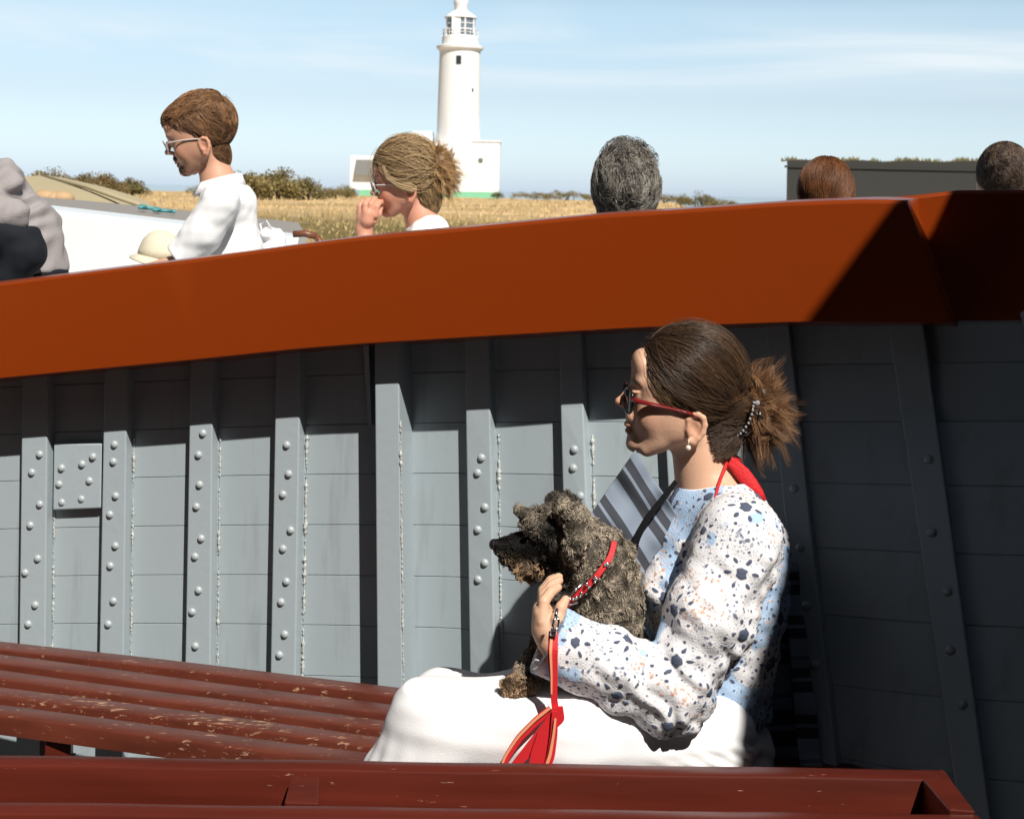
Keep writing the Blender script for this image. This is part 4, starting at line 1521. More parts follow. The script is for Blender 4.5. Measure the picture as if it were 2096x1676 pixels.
# ---- sunglasses and earring
M_RED = mat('dark red acetate', (0.16, 0.008, 0.010), 0.18, coat=0.5)
M_LENSD = mat('dark lens', (0.012, 0.008, 0.008), 0.06, coat=0.5)
gl = MB()
def lens(w0, mb, ru, rv, th=2.2, off=0.0):
    n1 = 20
    fr, bk = [], []
    for rr_ in (0.05, 0.5, 0.8, 0.97, 1.0):
        for a_ in np.linspace(0, 2 * math.pi, n1, endpoint=False):
            w_ = w0 + ru * rr_ * math.cos(a_)
            v_ = 814 + rv * rr_ * math.sin(a_) * (1.0 + 0.12 * math.cos(a_) * (1 if w0 > 0 else -1))
            u_ = 1277 + 0.0030 * w_ * w_ - 0.03 * (v_ - 814)
            fr.append((u_ - off, v_, w_)); bk.append((u_ + th, v_, w_))
    m_ = MB()
    rg = [np.array(fr[i * n1:(i + 1) * n1]) for i in range(5)] + [np.array(bk[i * n1:(i + 1) * n1]) for i in (4, 3, 2, 1, 0)]
    mb.loft([W1.w(x) for x in rg])
lm = MB()
for w0 in (-35, 35):
    lens(w0, lm, 28, 25)
gls = obj('sunglasses', lm, M_LENSD, woman, smooth=True)
fm = MB()
lm2 = MB()
for w0 in (-35, 35):
    ring = []
    for a_ in np.linspace(0, 2 * math.pi, 29):
        w_ = w0 + 29 * math.cos(a_)
        v_ = 814 + 26 * math.sin(a_) * (1.0 + 0.12 * math.cos(a_) * (1 if w0 > 0 else -1))
        ring.append((1278 + 0.0030 * w_ * w_ - 0.03 * (v_ - 814), v_, w_))
    lm2.tube(W1.w(ring), 2.6 * W1.s, 7, caps=False)
obj('rim', lm2, M_LENSD, gls, smooth=True)
fm.tube(W1.w([(1279, 806, -8), (1277, 804, 0), (1279, 806, 8)]), 2.6 * W1.s, 7)
for sg in (-1, 1):
    fm.tube(W1.w([(1289, 807, sg * 64), (1299, 810, sg * 73), (1330, 817, sg * 76), (1370, 825, sg * 80), (1404, 833, sg * 86), (1420, 845, sg * 84)]), np.array([8.0, 9.5, 8.0, 7.0, 7.0, 4.5]) * W1.s, 8, flat=0.5)
obj('frame', fm, M_RED, gls, smooth=True)
em = MB()
em.tube(W1.w([(1399, 884, -90), (1398, 889, -93), (1397, 894, -92)]), 1.2 * W1.s, 6)
em.ball(W1.w((1397.5, 900, -92)), 5.6 * W1.s, 12, 8)
obj('pearl_earring', em, mat('pearl', (0.72, 0.64, 0.52), 0.18, coat=0.6), woman, smooth=True)

# ---- red halter top: neck strap and the piece at the nape
M_HALT = mat('red cotton', (0.58, 0.010, 0.014), 0.7, var=0.15, var_scale=80, bump=0.3, bump_scale=300)
hm = MB()
hm.tube(W1.w([(a_, b_, near_w(a_, b_)) for a_, b_ in ((1426, 1034), (1432, 1024), (1441, 1008), (1450, 992), (1459, 976), (1468, 961), (1476, 948), (1482, 938))]), np.array([3.4, 3.4, 3.4, 3.4, 3.4, 3.6, 4.2, 5]) * W1.s, 7, flat=0.5)
rings = []
for (u, v_, w_, wd, tk) in [(1484, 938, -48, 9, 4), (1497, 944, -48, 17, 6), (1514, 962, -52, 21, 8), (1530, 982, -56, 20, 8), (1543, 1000, -60, 17, 7), (1552, 1014, -60, 12, 5)]:
    dd_ = np.array([0.62, -0.78, 0.0])
    ring = []
    for a_ in np.linspace(0, 2 * math.pi, 12, endpoint=False):
        ring.append(np.array([u, v_, w_]) + dd_ * wd * 0.75 * math.cos(a_) + np.array([0, 0, -1]) * tk * (math.sin(a_) + 0.35 * math.sin(3 * a_ + u)))
    rings.append(W1.w(ring))
hm.loft(rings)
rings = []
for (u, v_, w_) in [(1486, 930, -48), (1503, 938, -30), (1510, 942, 0), (1503, 938, 30), (1486, 930, 48)]:
    rings.append(W1.w([(u, v_ - 6, w_), (u + 7, v_ - 4, w_), (u + 10, v_ + 16, w_), (u + 1, v_ + 14, w_)]))
hm.loft(rings)
obj('halter_strap', hm, M_HALT, woman, smooth=True)

# ---- sweater
h_ = 2.7
s = SDF((1060, 975, -400), (1660, 1540, 300), h_)
s.chain([(1462, 1062, 0), (1466, 1150, 0), (1462, 1230, 0), (1457, 1330, 0), (1455, 1460, 0)], [104, 146, 150, 134, 118], 10)
s.cap(C1(1512, 1092, 2.40), C1(1500, 1092, 2.70), 66, 66, 60)
s.cap((1478, 1030, -30), C1(1516, 1085, 2.43), 46, 52, 40)
s.cap((1478, 1030, 30), C1(1500, 1085, 2.67), 46, 52, 40)
for sg in (-1, 1):
    s.ell((1362, 1185, sg * 62), (58, 62, 60), 36)
slv = [C1(1514, 1105, 2.40), C1(1452, 1260, 2.365), C1(1374, 1424, 2.345), C1(1250, 1368, 2.335), C1(1112, 1304, 2.33)]
s.chain(slv[:3], [84, 82, 70], 22)
s.chain(slv[2:], [70, 68, 66], 16)
s.chain([C1(1492, 1105, 2.70), C1(1400, 1330, 2.735), C1(1290, 1340, 2.63)], [76, 66, 56], 22)
# neck opening
s.cap((1458, 968, 0), (1425, 800, 0), 68, 96, 8, 's')
# cuff: flat cut and hollow
ca, cb_ = C1(1155, 1255, 2.33), C1(1086, 1366, 2.33)
cd = np.array([cb_[1] - ca[1], -(cb_[0] - ca[0]), 0.0])
cd = -cd / np.linalg.norm(cd)
if cd[0] > 0:
    cd = -cd
cm = (ca + cb_) / 2
s.plane(cm, cd, (1000, 1060, -400), (1210, 1440, -120), 4)
s.cap(cm + cd * 14, cm - cd * 6, 44, 40, 4, 's')
# hem
s.plane((1455, 1468, 0), (0.06, 1, 0), (1300, 1440, -180), (1660, 1540, 300), 4)
v, q = s.mesh()
v = smooth_mesh(v, q, 2)
nn = normals(v, q)
# soft folds, stronger at the elbow and under the arm
el_c = slv[2]
near = np.exp(-(((v - el_c) / 130.0) ** 2).sum(1))
fold = 3.2 * Wave(3, 95, aniso=(0.7, 1, 1))(v) + 1.6 * Wave(4, 38)(v)
axis = v @ np.array([0.75, -0.55, 0.35])
fold += near * 5.5 * np.sin(axis / 7.5 + 1.4 * Wave(5, 120)(v)) 
hemk = np.clip((v[:, 1] - 1430) / 40, 0, 1) * (v[:, 0] > 1330)
fold += hemk * 3.0 * np.sin((v[:, 0] + 0.6 * v[:, 2]) / 5.5)
lim = np.clip((v[:, 1] - 1035) / 50, 0.1, 1) * np.clip((np.linalg.norm(v - cm, axis=1) - 50) / 60, 0.12, 1)
v = v + nn * (fold * lim)[:, None]
nn = normals(v, q)
# crochet motifs: distances to star flowers and small eyelets, kept as mesh attributes
r = np.random.default_rng(17)
def poisson(pts, rad, seed, maxn):
    rr_ = np.random.default_rng(seed)
    idx = rr_.permutation(len(pts))
    cell = {}
    out = []
    for i in idx:
        p_ = pts[i]
        key = tuple((p_ // rad).astype(int))
        bad = False
        for dx in (-1, 0, 1):
            for dy in (-1, 0, 1):
                for dz in (-1, 0, 1):
                    for o_ in cell.get((key[0] + dx, key[1] + dy, key[2] + dz), ()):
                        if ((o_ - p_) ** 2).sum() < rad * rad:
                            bad = True
                            break
                    if bad: break
                if bad: break
            if bad: break
        if not bad:
            cell.setdefault(key, []).append(p_)
            out.append(i)
            if len(out) >= maxn:
                break
    return np.array(out)
motif = poisson(v, 88.0, 5, 200)
star = np.full(len(v), 20.0)
speck = np.full(len(v), 20.0)
for mi in motif:
    d_ = v - v[mi]
    near_ = np.where((d_ ** 2).sum(1) < 52 ** 2)[0]
    n0 = nn[mi]
    e1 = np.cross(n0, r.normal(size=3)); e1 /= np.linalg.norm(e1)
    e2 = np.cross(n0, e1)
    x, y = d_[near_] @ e1, d_[near_] @ e2
    sc = r.uniform(0.8, 1.12)
    x, y = x / sc, y / sc
    rad_, th_ = np.hypot(x, y), np.arctan2(y, x)
    hexd = rad_ * np.cos((th_ + math.pi / 6) % (math.pi / 3) - math.pi / 6) - 12.0 * r.uniform(0.75, 1.15)
    star[near_] = np.minimum(star[near_], hexd)
    for k in range(6):                                     # six petals' eyelets round the hexagon
        a_ = k * math.pi / 3
        cx_, cy_ = 24 * math.cos(a_), 24 * math.sin(a_)
        lx = (x - cx_) * math.cos(a_) + (y - cy_) * math.sin(a_)
        ly = -(x - cx_) * math.sin(a_) + (y - cy_) * math.cos(a_)
        star[near_] = np.minimum(star[near_], np.sqrt((lx / 1.5) ** 2 + (ly * 1.25) ** 2) - 4.3)
    for k in range(12):
        a_ = (k + 0.5) * math.pi / 6
        cx_, cy_ = 38 * math.cos(a_), 38 * math.sin(a_)
        star[near_] = np.minimum(star[near_], np.hypot(x - cx_, y - cy_) - 2.9 + (0 if k % 2 else 1.0))
sp_i = poisson(v, 10.5, 6, 9000)
sp_i = sp_i[r.random(len(sp_i)) < 0.62]
md = np.array([((v[motif] - v[i]) ** 2).sum(1).min() for i in sp_i])
sp_i = sp_i[md > 45 ** 2]
order = np.argsort(v[:, 0])
xs_ = v[order, 0]
for i in sp_i:
    a0_, a1_ = np.searchsorted(xs_, [v[i, 0] - 8, v[i, 0] + 8])
    j = order[a0_:a1_]
    d_ = v[j] - v[i]
    ang = np.array([math.sin(i * 1.3), math.cos(i * 1.3), 0])
    el_ = d_ @ ang
    dist = np.sqrt(np.maximum((d_ ** 2).sum(1) - 0.7 * el_ ** 2, 0)) - (1.35 + 1.75 * ((i * 7919) % 100) / 100.0)
    speck[j] = np.minimum(speck[j], dist)
# which yarn: sleeves white, body panels blue and white patches
axd = np.full(len(v), 1e9)
for a_, b_ in zip(slv[:-1], slv[1:]):
    ab = b_ - a_
    t_ = np.clip(((v - a_) @ ab) / ab.dot(ab), 0, 1)
    axd = np.minimum(axd, np.linalg.norm(v - a_ - t_[:, None] * ab, axis=1))
sleeve = sstep(112, 96, axd) if False else np.clip((106 - axd) / 10, 0, 1)
patch = np.clip((Wave(41, 150)(v) + 0.35 * Wave(42, 50)(v) + 0.75) * 2.2, 0, 1)
slp = np.clip((Wave(43, 170)(v) + 0.3 * Wave(44, 50)(v) - 1.15) * 1.6, 0, 1)
blue = (1 - sleeve) * patch + sleeve * slp
peach = np.clip((Wave(45, 110)(v) + 0.4 * Wave(46, 40)(v) - 0.1) * 1.6, 0, 1)
neckb = np.clip((1.0 - np.abs(np.linalg.norm(v - np.array([1458, 968, 0]), axis=1) - 71) / 9.0) * 2, 0, 1) * (v[:, 1] < 1085)
star = star + 0.8 * Wave(71, 11)(v) + 14 * neckb
speck = speck + 0.5 * Wave(72, 8)(v) + 14 * neckb
blue = blue * (1 - neckb)
v = v - nn * (2.2 * np.clip(-star / 3.0, 0, 1) + 1.6 * np.clip(-speck / 2.0, 0, 1))[:, None] + nn * (2.0 * neckb)[:, None]
M_SWT = bpy.data.materials.new('crochet sweater')
M_SWT.use_nodes = True
t = M_SWT.node_tree
bs = t.nodes['Principled BSDF']
bs.inputs['Roughness'].default_value = 0.85
bs.inputs['Specular IOR Level'].default_value = 0.15
def att(nm):
    a = t.nodes.new('ShaderNodeAttribute'); a.attribute_name = nm
    return a.outputs['Fac']
def rng_(sock, a, b_, inv=False):
    m_ = t.nodes.new('ShaderNodeMapRange')
    m_.inputs['From Min'].default_value = a; m_.inputs['From Max'].default_value = b_
    if inv:
        m_.inputs['To Min'].default_value = 1; m_.inputs['To Max'].default_value = 0
    t.links.new(sock, m_.inputs['Value'])
    return m_.outputs[0]
def mixc(fac, a, b_):
    m_ = t.nodes.new('ShaderNodeMix'); m_.data_type = 'RGBA'
    t.links.new(fac, m_.inputs['Factor'])
    for nm, x in (('A', a), ('B', b_)):
        if isinstance(x, tuple):
            m_.inputs[nm].default_value = (*x, 1)
        else:
            t.links.new(x, m_.inputs[nm])
    return m_.outputs['Result']
yarn = mixc(rng_(att('blue'), 0.35, 0.65), (0.76, 0.745, 0.76), (0.40, 0.54, 0.73))
hole = mixc(rng_(att('peach'), 0.4, 0.6), (0.17, 0.19, 0.25), (0.58, 0.36, 0.27))
# fine open lace between the motifs
tl = t.nodes.new('ShaderNodeTexCoord')
lv = t.nodes.new('ShaderNodeTexVoronoi'); lv.inputs['Scale'].default_value = 135; lv.inputs['Randomness'].default_value = 0.9
dn = t.nodes.new('ShaderNodeTexNoise'); dn.inputs['Scale'].default_value = 95; dn.inputs['Detail'].default_value = 2
t.links.new(tl.outputs['Object'], dn.inputs['Vector'])
vm = t.nodes.new('ShaderNodeVectorMath'); vm.operation = 'MULTIPLY_ADD'
t.links.new(dn.outputs['Color'], vm.inputs[0]); vm.inputs[1].default_value = (0.006, 0.006, 0.006); t.links.new(tl.outputs['Object'], vm.inputs[2])
t.links.new(vm.outputs[0], lv.inputs['Vector'])
ln_ = t.nodes.new('ShaderNodeTexNoise'); ln_.inputs['Scale'].default_value = 24; ln_.inputs['Detail'].default_value = 3
t.links.new(tl.outputs['Object'], ln_.inputs['Vector'])
sub_ = t.nodes.new('ShaderNodeMath'); sub_.operation = 'MULTIPLY_ADD'
t.links.new(ln_.outputs['Fac'], sub_.inputs[0]); sub_.inputs[1].default_value = -1.15; 
t.links.new(lv.outputs['Distance'], sub_.inputs[2])
lace = rng_(sub_.outputs[0], -0.40, -0.28, True)
nk = t.nodes.new('ShaderNodeMath'); nk.operation = 'MULTIPLY'
t.links.new(lace, nk.inputs[0]); t.links.new(rng_(att('star'), 1.0, 4.0), nk.inputs[1])
nk2 = t.nodes.new('ShaderNodeMath'); nk2.operation = 'MULTIPLY'
t.links.new(nk.outputs[0], nk2.inputs[0]); t.links.new(rng_(att('star'), 26.0, 22.0), nk2.inputs[1])
hole2 = mixc(rng_(att('peach'), 0.3, 0.6), (0.36, 0.39, 0.46), (0.60, 0.42, 0.34))
yarn = mixc(nk2.outputs[0], yarn, hole2)
c_ = mixc(rng_(att('speck'), -0.8, 0.8, True), yarn, hole)
c_ = mixc(rng_(att('star'), -0.8, 0.8, True), c_, (0.085, 0.10, 0.15))
t.links.new(c_, bs.inputs['Base Color'])
tco = t.nodes.new('ShaderNodeTexCoord')
vo = t.nodes.new('ShaderNodeTexVoronoi'); vo.inputs['Scale'].default_value = 380
t.links.new(tco.outputs['Object'], vo.inputs['Vector'])
bpn = t.nodes.new('ShaderNodeBump'); bpn.inputs['Strength'].default_value = 0.28; bpn.inputs['Distance'].default_value = 0.003
t.links.new(vo.outputs['Distance'], bpn.inputs['Height'])
t.links.new(bpn.outputs[0], bs.inputs['Normal'])
obj('sweater', (W1.w(v), q), M_SWT, woman, smooth=True, attrs={'star': ('FLOAT', star), 'speck': ('FLOAT', speck), 'blue': ('FLOAT', blue), 'peach': ('FLOAT', peach)})

# ---- skirt
s = SDF((660, 1330, -330), (1640, 2160, 300), 4.6)
s.ell(C1(1456, 1550, 2.55), (128, 100, 150), 0)
s.cap((1455, 1475, 0), (1455, 1505, 0), 100, 122, 30)
s.chain([C1(1440, 1518, 2.45), C1(1150, 1488, 2.375), C1(896, 1480, 2.375)], [98, 110, 92], 50)
s.chain([C1(1440, 1492, 2.67), C1(1150, 1480, 2.65), C1(905, 1475, 2.63)], [108, 106, 90], 70)
s.cap(C1(1300, 1490, 2.53), C1(930, 1488, 2.52), 96, 88, 60)
s.chain([C1(896, 1482, 2.38), C1(868, 1610, 2.38), C1(845, 2120, 2.38)], [92, 112, 150], 30)
s.chain([C1(905, 1478, 2.62), C1(875, 1610, 2.62), C1(850, 2120, 2.62)], [90, 112, 150], 60)
s.plane((850, 2110, 0), (0, 1, 0), (660, 2080, -330), (1640, 2160, 300), 4)
v, q = s.mesh()
v = smooth_mesh(v, q, 3)
nn = normals(v, q)
shin = np.clip((1010 - v[:, 0]) / 140, 0, 1) * np.clip((v[:, 1] - 1395) / 130, 0, 1)
fold = shin * (9.0 * np.sin((v[:, 2] + 0.55 * v[:, 0]) / 13.0 + 0.9 * Wave(51, 260)(v)) + 2.5 * np.sin((v[:, 2] - 0.3 * v[:, 0]) / 6.0))
fold += 2.6 * Wave(52, 210, aniso=(1, 0.5, 1))(v) + 1.0 * Wave(53, 60, aniso=(0.35, 1, 1))(v)
hipk = np.exp(-((v[:, 0] - 1470) / 110) ** 2) * np.clip((v[:, 1] - 1440) / 30, 0, 1)
fold += hipk * (3.4 * np.sin((v[:, 1] * 1.0 - 0.42 * v[:, 0]) / 8.0 + 1.2 * Wave(54, 120)(v)) + 2.0 * np.sin((v[:, 1] * 1.0 - 0.7 * v[:, 0]) / 4.5))
v = v + nn * fold[:, None]
M_SKIRT = mat('white cotton', (0.80, 0.785, 0.79), 0.85, spec=0.15, bump=0.12, bump_scale=420)
obj('skirt', (W1.w(v), q), M_SKIRT, woman, smooth=True)
# feet under the hem
M_SHOE = mat('tan sandal leather', (0.28, 0.16, 0.09), 0.5, var=0.1)
for dd_ in (2.40, 2.62):
    c0 = P(800, 1500, dd_)
    fz = DECK
    mb = MB()
    rings = []
    for s_ in np.linspace(0, 1, 12):
        x_ = c0[0] - 0.13 + 0.24 * s_
        w_ = 0.028 + 0.018 * math.sin(math.pi * min(1, 1.15 * (1 - s_) + 0.05))
        h2 = 0.022 + 0.055 * s_ ** 1.6
        if s_ in (0.0, 1.0):
            w_, h2 = w_ * 0.4, h2 * 0.6
        th = np.linspace(0, 2 * math.pi, 14, endpoint=False)
        rings.append(np.stack([np.full(14, x_), c0[1] + w_ * np.cos(th), fz + 0.003 + h2 * (1 + np.sin(th)) * 0.5], 1))
    mb.loft(rings)
    obj('sandal', mb, M_SHOE, woman, smooth=True)
# ---------------------------------------------------------------- the dog, its leash, the striped towel
dog = thing('dog', W1.w((1235, 1400, -100)), 'curly dark grey brown dog with tan beard sitting on the white skirt', 'dog')
DD = 2.455
def K(px, py, dd_=0.0):
    return C1(px, py, DD + dd_)
s = SDF((980, 985, -260), (1340, 1470, 20), 2.6)
s.chain([K(1232, 1150), K(1240, 1240), K(1236, 1340)], [64, 70, 72], 20)                        # trunk
s.chain([K(1160, 1100), K(1205, 1150), K(1232, 1210)], [56, 64, 66], 24)                        # neck
s.ell(K(1144, 1081), (60, 53, 56), 18, rot=-8)                                                  # skull
s.chain([K(1108, 1112), K(1062, 1120), K(1027, 1120)], [38, 26, 18], 10)                        # muzzle
s.ell(K(1092, 1066), (22, 18, 36), 8)
s.chain([K(1090, 1060, -0.012), K(1070, 1050, -0.014), K(1058, 1046, -0.014)], [14, 11, 7], 5)                                                          # brow
s.chain([K(1042, 1138), K(1070, 1152), K(1092, 1160)], [17, 24, 24], 8)                         # beard
s.ell(K(1014, 1113), (10, 10, 13), 4)                                                           # nose
for dd_ in (-0.055, 0.055):                                                                     # ears folding back and down
    sg = -1 if dd_ < 0 else 1
    s.chain([K(1150, 1042, dd_ * 0.9), K(1178, 1058, dd_ * 1.15), K(1182, 1104, dd_ * 1.25), K(1172, 1140, dd_ * 1.2)], [17, 23, 25, 15], 3)
s.ell(K(1150, 1028, 0.035), (34, 22, 20), 8, rot=12)                                            # far ear, lifted
s.ell(K(1196, 1248, 0.0), (48, 60, 56), 24)                                                     # chest
# near foreleg bends at the elbow, wrist low, paw on the lap
s.chain([K(1160, 1240, -0.015), K(1128, 1310, -0.03), K(1092, 1368, -0.07), K(1074, 1396, -0.105)], [44, 30, 24, 23], 12)
s.ell(K(1062, 1404, -0.115), (32, 22, 26), 10)
for i in range(4):                                                                              # toes
    s.ell(K(1042, 1410, -0.145 + 0.019 * i), (14, 11, 8.5), 4)
s.chain([K(1170, 1240, 0.05), K(1140, 1320, 0.06), K(1110, 1380, 0.06)], [42, 28, 24], 12)
s.ell(K(1096, 1396, 0.06), (28, 18, 24), 10)
# haunches on the lap
for dd_ in (-0.035, 0.05):
    s.ell(K(1252, 1350, dd_), (60, 50, 40), 18)
    s.chain([K(1230, 1390, dd_), K(1180, 1400, dd_)], [24, 20], 10)
s.chain([K(1295, 1370), K(1318, 1340), K(1316, 1300)], [14, 12, 7], 6)                         # tail
v, q = s.mesh()
v = smooth_mesh(v, q, 2)
nn = normals(v, q)
def dist_to(v, c, r):
    return np.sqrt((((v - np.array(c)) / np.array(r)) ** 2).sum(1))
body_c = np.array([0.27, 0.225, 0.17])
dark_c = np.array([0.028, 0.024, 0.020])
tan_c = np.array([0.27, 0.175, 0.10])
def dog_col(v):
    c = np.tile(body_c, (len(v), 1))
    def put(cen, r, col, amt=1.0):
        k = np.clip((1.35 - dist_to(v, cen, r)) * 1.8, 0, 1)[:, None] * amt
        c[:] = c * (1 - k) + np.array(col) * k
    put(K(1115, 1105), (75, 62, 90), dark_c)
    put(K(1150, 1190), (40, 60, 70), dark_c, 0.85)
    put(K(1110, 1330), (40, 70, 60), dark_c * 1.2, 0.9)
    put(K(1080, 1058), (40, 24, 60), body_c * 0.75, 0.8)
    put(K(1150, 1025, 0.03), (45, 24, 60), dark_c * 1.6, 0.8)
    put(K(1080, 1168), (48, 24, 50), tan_c, 0.9)
    put(K(1052, 1140), (24, 16, 40), tan_c * 0.8, 0.8)
    put(K(1055, 1406, -0.115), (38, 26, 44), tan_c * 0.95)
    put(K(1176, 1100, -0.06), (34, 50, 20), body_c * 1.25, 0.9)
    put(K(1048, 1106), (46, 26, 50), dark_c * 0.45)
    put(K(1014, 1112), (13, 12, 18), (0.006, 0.006, 0.006))
    return c
cd0 = dog_col(v)
obj('body', (W1.w(v), q), mat('dog skin', attr='Col', rough=0.6, spec=0.25), dog, smooth=True, attrs={'Col': ('FLOAT_COLOR', cd0 * 0.22)})  # skin colour darkened so gaps in the fur look shaded
r = np.random.default_rng(77)
NF = 48000
# even sampling over the coat, nose and toes left bare
area = np.ones(len(v))
area[dist_to(v, K(1013, 1113), (13, 14, 18)) < 1] = 0
idx = r.choice(len(v), NF, p=area / area.sum())
p0, n0 = v[idx], nn[idx]
flow = np.tile(np.array([0.25, 0.75, 0.0]), (NF, 1))
hd = dist_to(p0, K(1110, 1100), (100, 75, 90)) < 1
flow[hd] = np.array([0.5, 0.25, 0.0])
bd = (dist_to(p0, K(1072, 1160), (60, 34, 60)) < 1)
flow[bd] = np.array([-0.05, 1.0, -0.1])
br = (dist_to(p0, K(1078, 1056), (36, 24, 60)) < 1)
flow[br] = np.array([-0.75, -0.55, 0.0])
flow = flow - n0 * (flow * n0).sum(1)[:, None]
cw = [Wave(200 + i, 30)(p0) for i in range(3)]
curl = np.stack(cw, 1)
dirn = unit(n0 * 0.42 + flow * 0.75 + curl * 0.7 + r.normal(0, 0.09, (NF, 3)))
ln = 8.5 * r.uniform(0.7, 1.25, NF)
ln[bd] *= 1.5
ln[br] *= 1.9
mz = dist_to(p0, K(1045, 1106), (58, 34, 60)) < 1
mz &= ~bd & ~br
ln[mz] *= 0.3
paw = dist_to(p0, K(1060, 1405, -0.11), (40, 28, 44)) < 1
ln[paw] *= 0.75
S = 6
tt = np.linspace(0, 1, S)
side = unit(np.cross(dirn, n0 + 0.01))
ph = Wave(210, 24)(p0) * 2.5
path = p0[:, None] - n0[:, None] * 1.5 + dirn[:, None] * (ln[:, None] * tt[None])[..., None]
amp = (ln * 0.32)[:, None] * np.sin(tt[None] * 7.0 + ph[:, None]) * tt[None] ** 0.6
path += side[:, None] * amp[..., None] + n0[:, None] * ((ln * 0.13)[:, None] * (np.cos(tt[None] * 7.0 + ph[:, None]) - 1) * tt[None])[..., None]
path[..., 1] += (ln[:, None] * 0.16 * tt[None] ** 2)
th = r.uniform(0.6, 1.3, NF)[:, None] * np.interp(tt, [0, 0.7, 1], [1, 0.9, 0.3])[None]
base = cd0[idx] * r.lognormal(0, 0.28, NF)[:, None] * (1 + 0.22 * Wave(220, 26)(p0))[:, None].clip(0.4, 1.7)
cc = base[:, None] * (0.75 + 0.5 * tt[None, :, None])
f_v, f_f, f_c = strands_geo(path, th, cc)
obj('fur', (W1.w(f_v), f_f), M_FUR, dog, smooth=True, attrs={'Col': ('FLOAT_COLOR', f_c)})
M_EYE = mat('dog eye', (0.012, 0.008, 0.006), 0.05)
for dd_ in (-0.034, 0.034):
    m = MB()
    m.ball(W1.w(K(1078, 1092, dd_)), 6.5 * W1.s, 12, 8)
    obj('eye', m, M_EYE, dog, smooth=True)
m = MB()
m.ball(W1.w(K(1011, 1114)), np.array([10, 13, 11]) * W1.s, 14, 10)
obj('nose', m, mat('wet nose', (0.010, 0.009, 0.009), 0.22, bump=0.3, bump_scale=500), dog, smooth=True)

# collar with metal links
M_REDW = mat('red webbing', (0.56, 0.012, 0.018), 0.6, var=0.15, var_scale=90, bump=0.15, bump_scale=500)
M_STEEL = mat('steel', (0.62, 0.62, 0.62), 0.2, metal=1.0)
near_w = -78
cp = [K(1258, 1108, -0.052), K(1250, 1140, -0.075), K(1224, 1176, -0.088), K(1196, 1206, -0.088), K(1172, 1226, -0.084), K(1150, 1250, -0.082), K(1140, 1276, -0.090)]
def band(mb, pts, wd, th, upv=(0, 0, 1), S=26):
    """flat webbing along the points: wd across in the u-v plane, th along w"""
    pts = np.asarray(pts, float)
    k = np.linspace(0, len(pts) - 1, S)
    pp = np.stack([np.interp(k, np.arange(len(pts)), pts[:, i]) for i in range(3)], 1)
    for _ in range(2):
        pp[1:-1] = (pp[:-2] + 2 * pp[1:-1] + pp[2:]) / 4
    t_ = np.gradient(pp, axis=0)
    nrm_ = np.stack([-t_[:, 1], t_[:, 0], np.zeros(S)], 1)
    nrm_ /= np.linalg.norm(nrm_, axis=1)[:, None] + 1e-9
    w_ = np.broadcast_to(np.asarray(wd, float), (S,)) if np.ndim(wd) == 0 else np.interp(k, np.arange(len(wd)), wd)
    rings = []
    for i in range(S):
        a_ = nrm_[i] * w_[i] / 2
        z_ = np.array([0, 0, th / 2])
        rings.append(W1.w([pp[i] - a_ - z_, pp[i] + a_ - z_, pp[i] + a_ + z_, pp[i] - a_ + z_]))
    mb.loft(rings)
m = MB()
band(m, cp, 11, 5)
collar = obj('collar', m, M_REDW, dog, bevel=0.001)
m = MB()
for a_, b_ in ((1, 0.35), (2, 0.2), (2, 0.75), (3, 0.3), (3, 0.8)):
    c_ = cp[a_] * (1 - b_) + cp[a_ + 1] * b_
    for j in range(5):
        m.ball(W1.w(c_ + r.normal(0, 4.5, 3) + [0, 0, -4]), r.uniform(2.0, 3.6) * W1.s, 7, 5)
b0 = cp[4] + np.array([-2, -8, -7])
m.tube(W1.w([b0 + [22, -26, 0], b0 + [-10, 6, -1], b0 + [-4, 16, -1], b0 + [12, 12, 0]]), 2.3 * W1.s, 6)
obj('buckle', m, M_STEEL, collar, smooth=True)

leash = thing('leash', W1.w((1132, 1300, -320)), 'red webbing dog leash with orange stripe hanging from the clip and looped on the skirt', 'leash')
LD = 2.258
m = MB()
def KL(px, py, dd_=0.0):
    return C1(px, py, LD + dd_)
band(m, [KL(1133, 1292, 0.01), KL(1131, 1330), KL(1133, 1380), KL(1134, 1430), KL(1137, 1452)], [17, 19, 15, 12, 13], 4)
band(m, [KL(1141, 1446, -0.005), KL(1142, 1468, -0.005), KL(1131, 1484, -0.004)], [20, 24, 16], 7)
band(m, [KL(1128, 1450, 0.004), KL(1098, 1474, 0.004), KL(1062, 1510, 0.004), KL(1036, 1550, 0.004), KL(1024, 1590, 0.004)], [13, 14, 13, 12, 12], 4)
band(m, [KL(1134, 1462, 0.0), KL(1112, 1492, 0.0), KL(1086, 1530, 0.0), KL(1054, 1566, 0.0), KL(1036, 1594, 0.0)], [14, 16, 20, 15, 12], 4)
band(m, [KL(1138, 1458, -0.006), KL(1118, 1500, -0.006), KL(1106, 1545, -0.006), KL(1098, 1590, -0.006)], [20, 30, 36, 32], 4)
band(m, [KL(1136, 1455, -0.012), KL(1134, 1500, -0.012), KL(1128, 1545, -0.012), KL(1112, 1590, -0.012)], [11, 13, 14, 14], 4)
obj('webbing', m, M_REDW, leash, bevel=0.0012)
m = MB()
band(m, [KL(1129, 1300, 0.002), KL(1127, 1332, -0.006), KL(1129, 1380, -0.006), KL(1129, 1420, -0.006)], [5, 5, 3.5, 3], 1.5)
band(m, [KL(1126, 1448, -0.0015), KL(1094, 1473, -0.0015), KL(1058, 1510, -0.0015), KL(1032, 1550, -0.0015), KL(1020, 1590, -0.0015)], [5, 5, 4.5, 4, 4], 1.5)
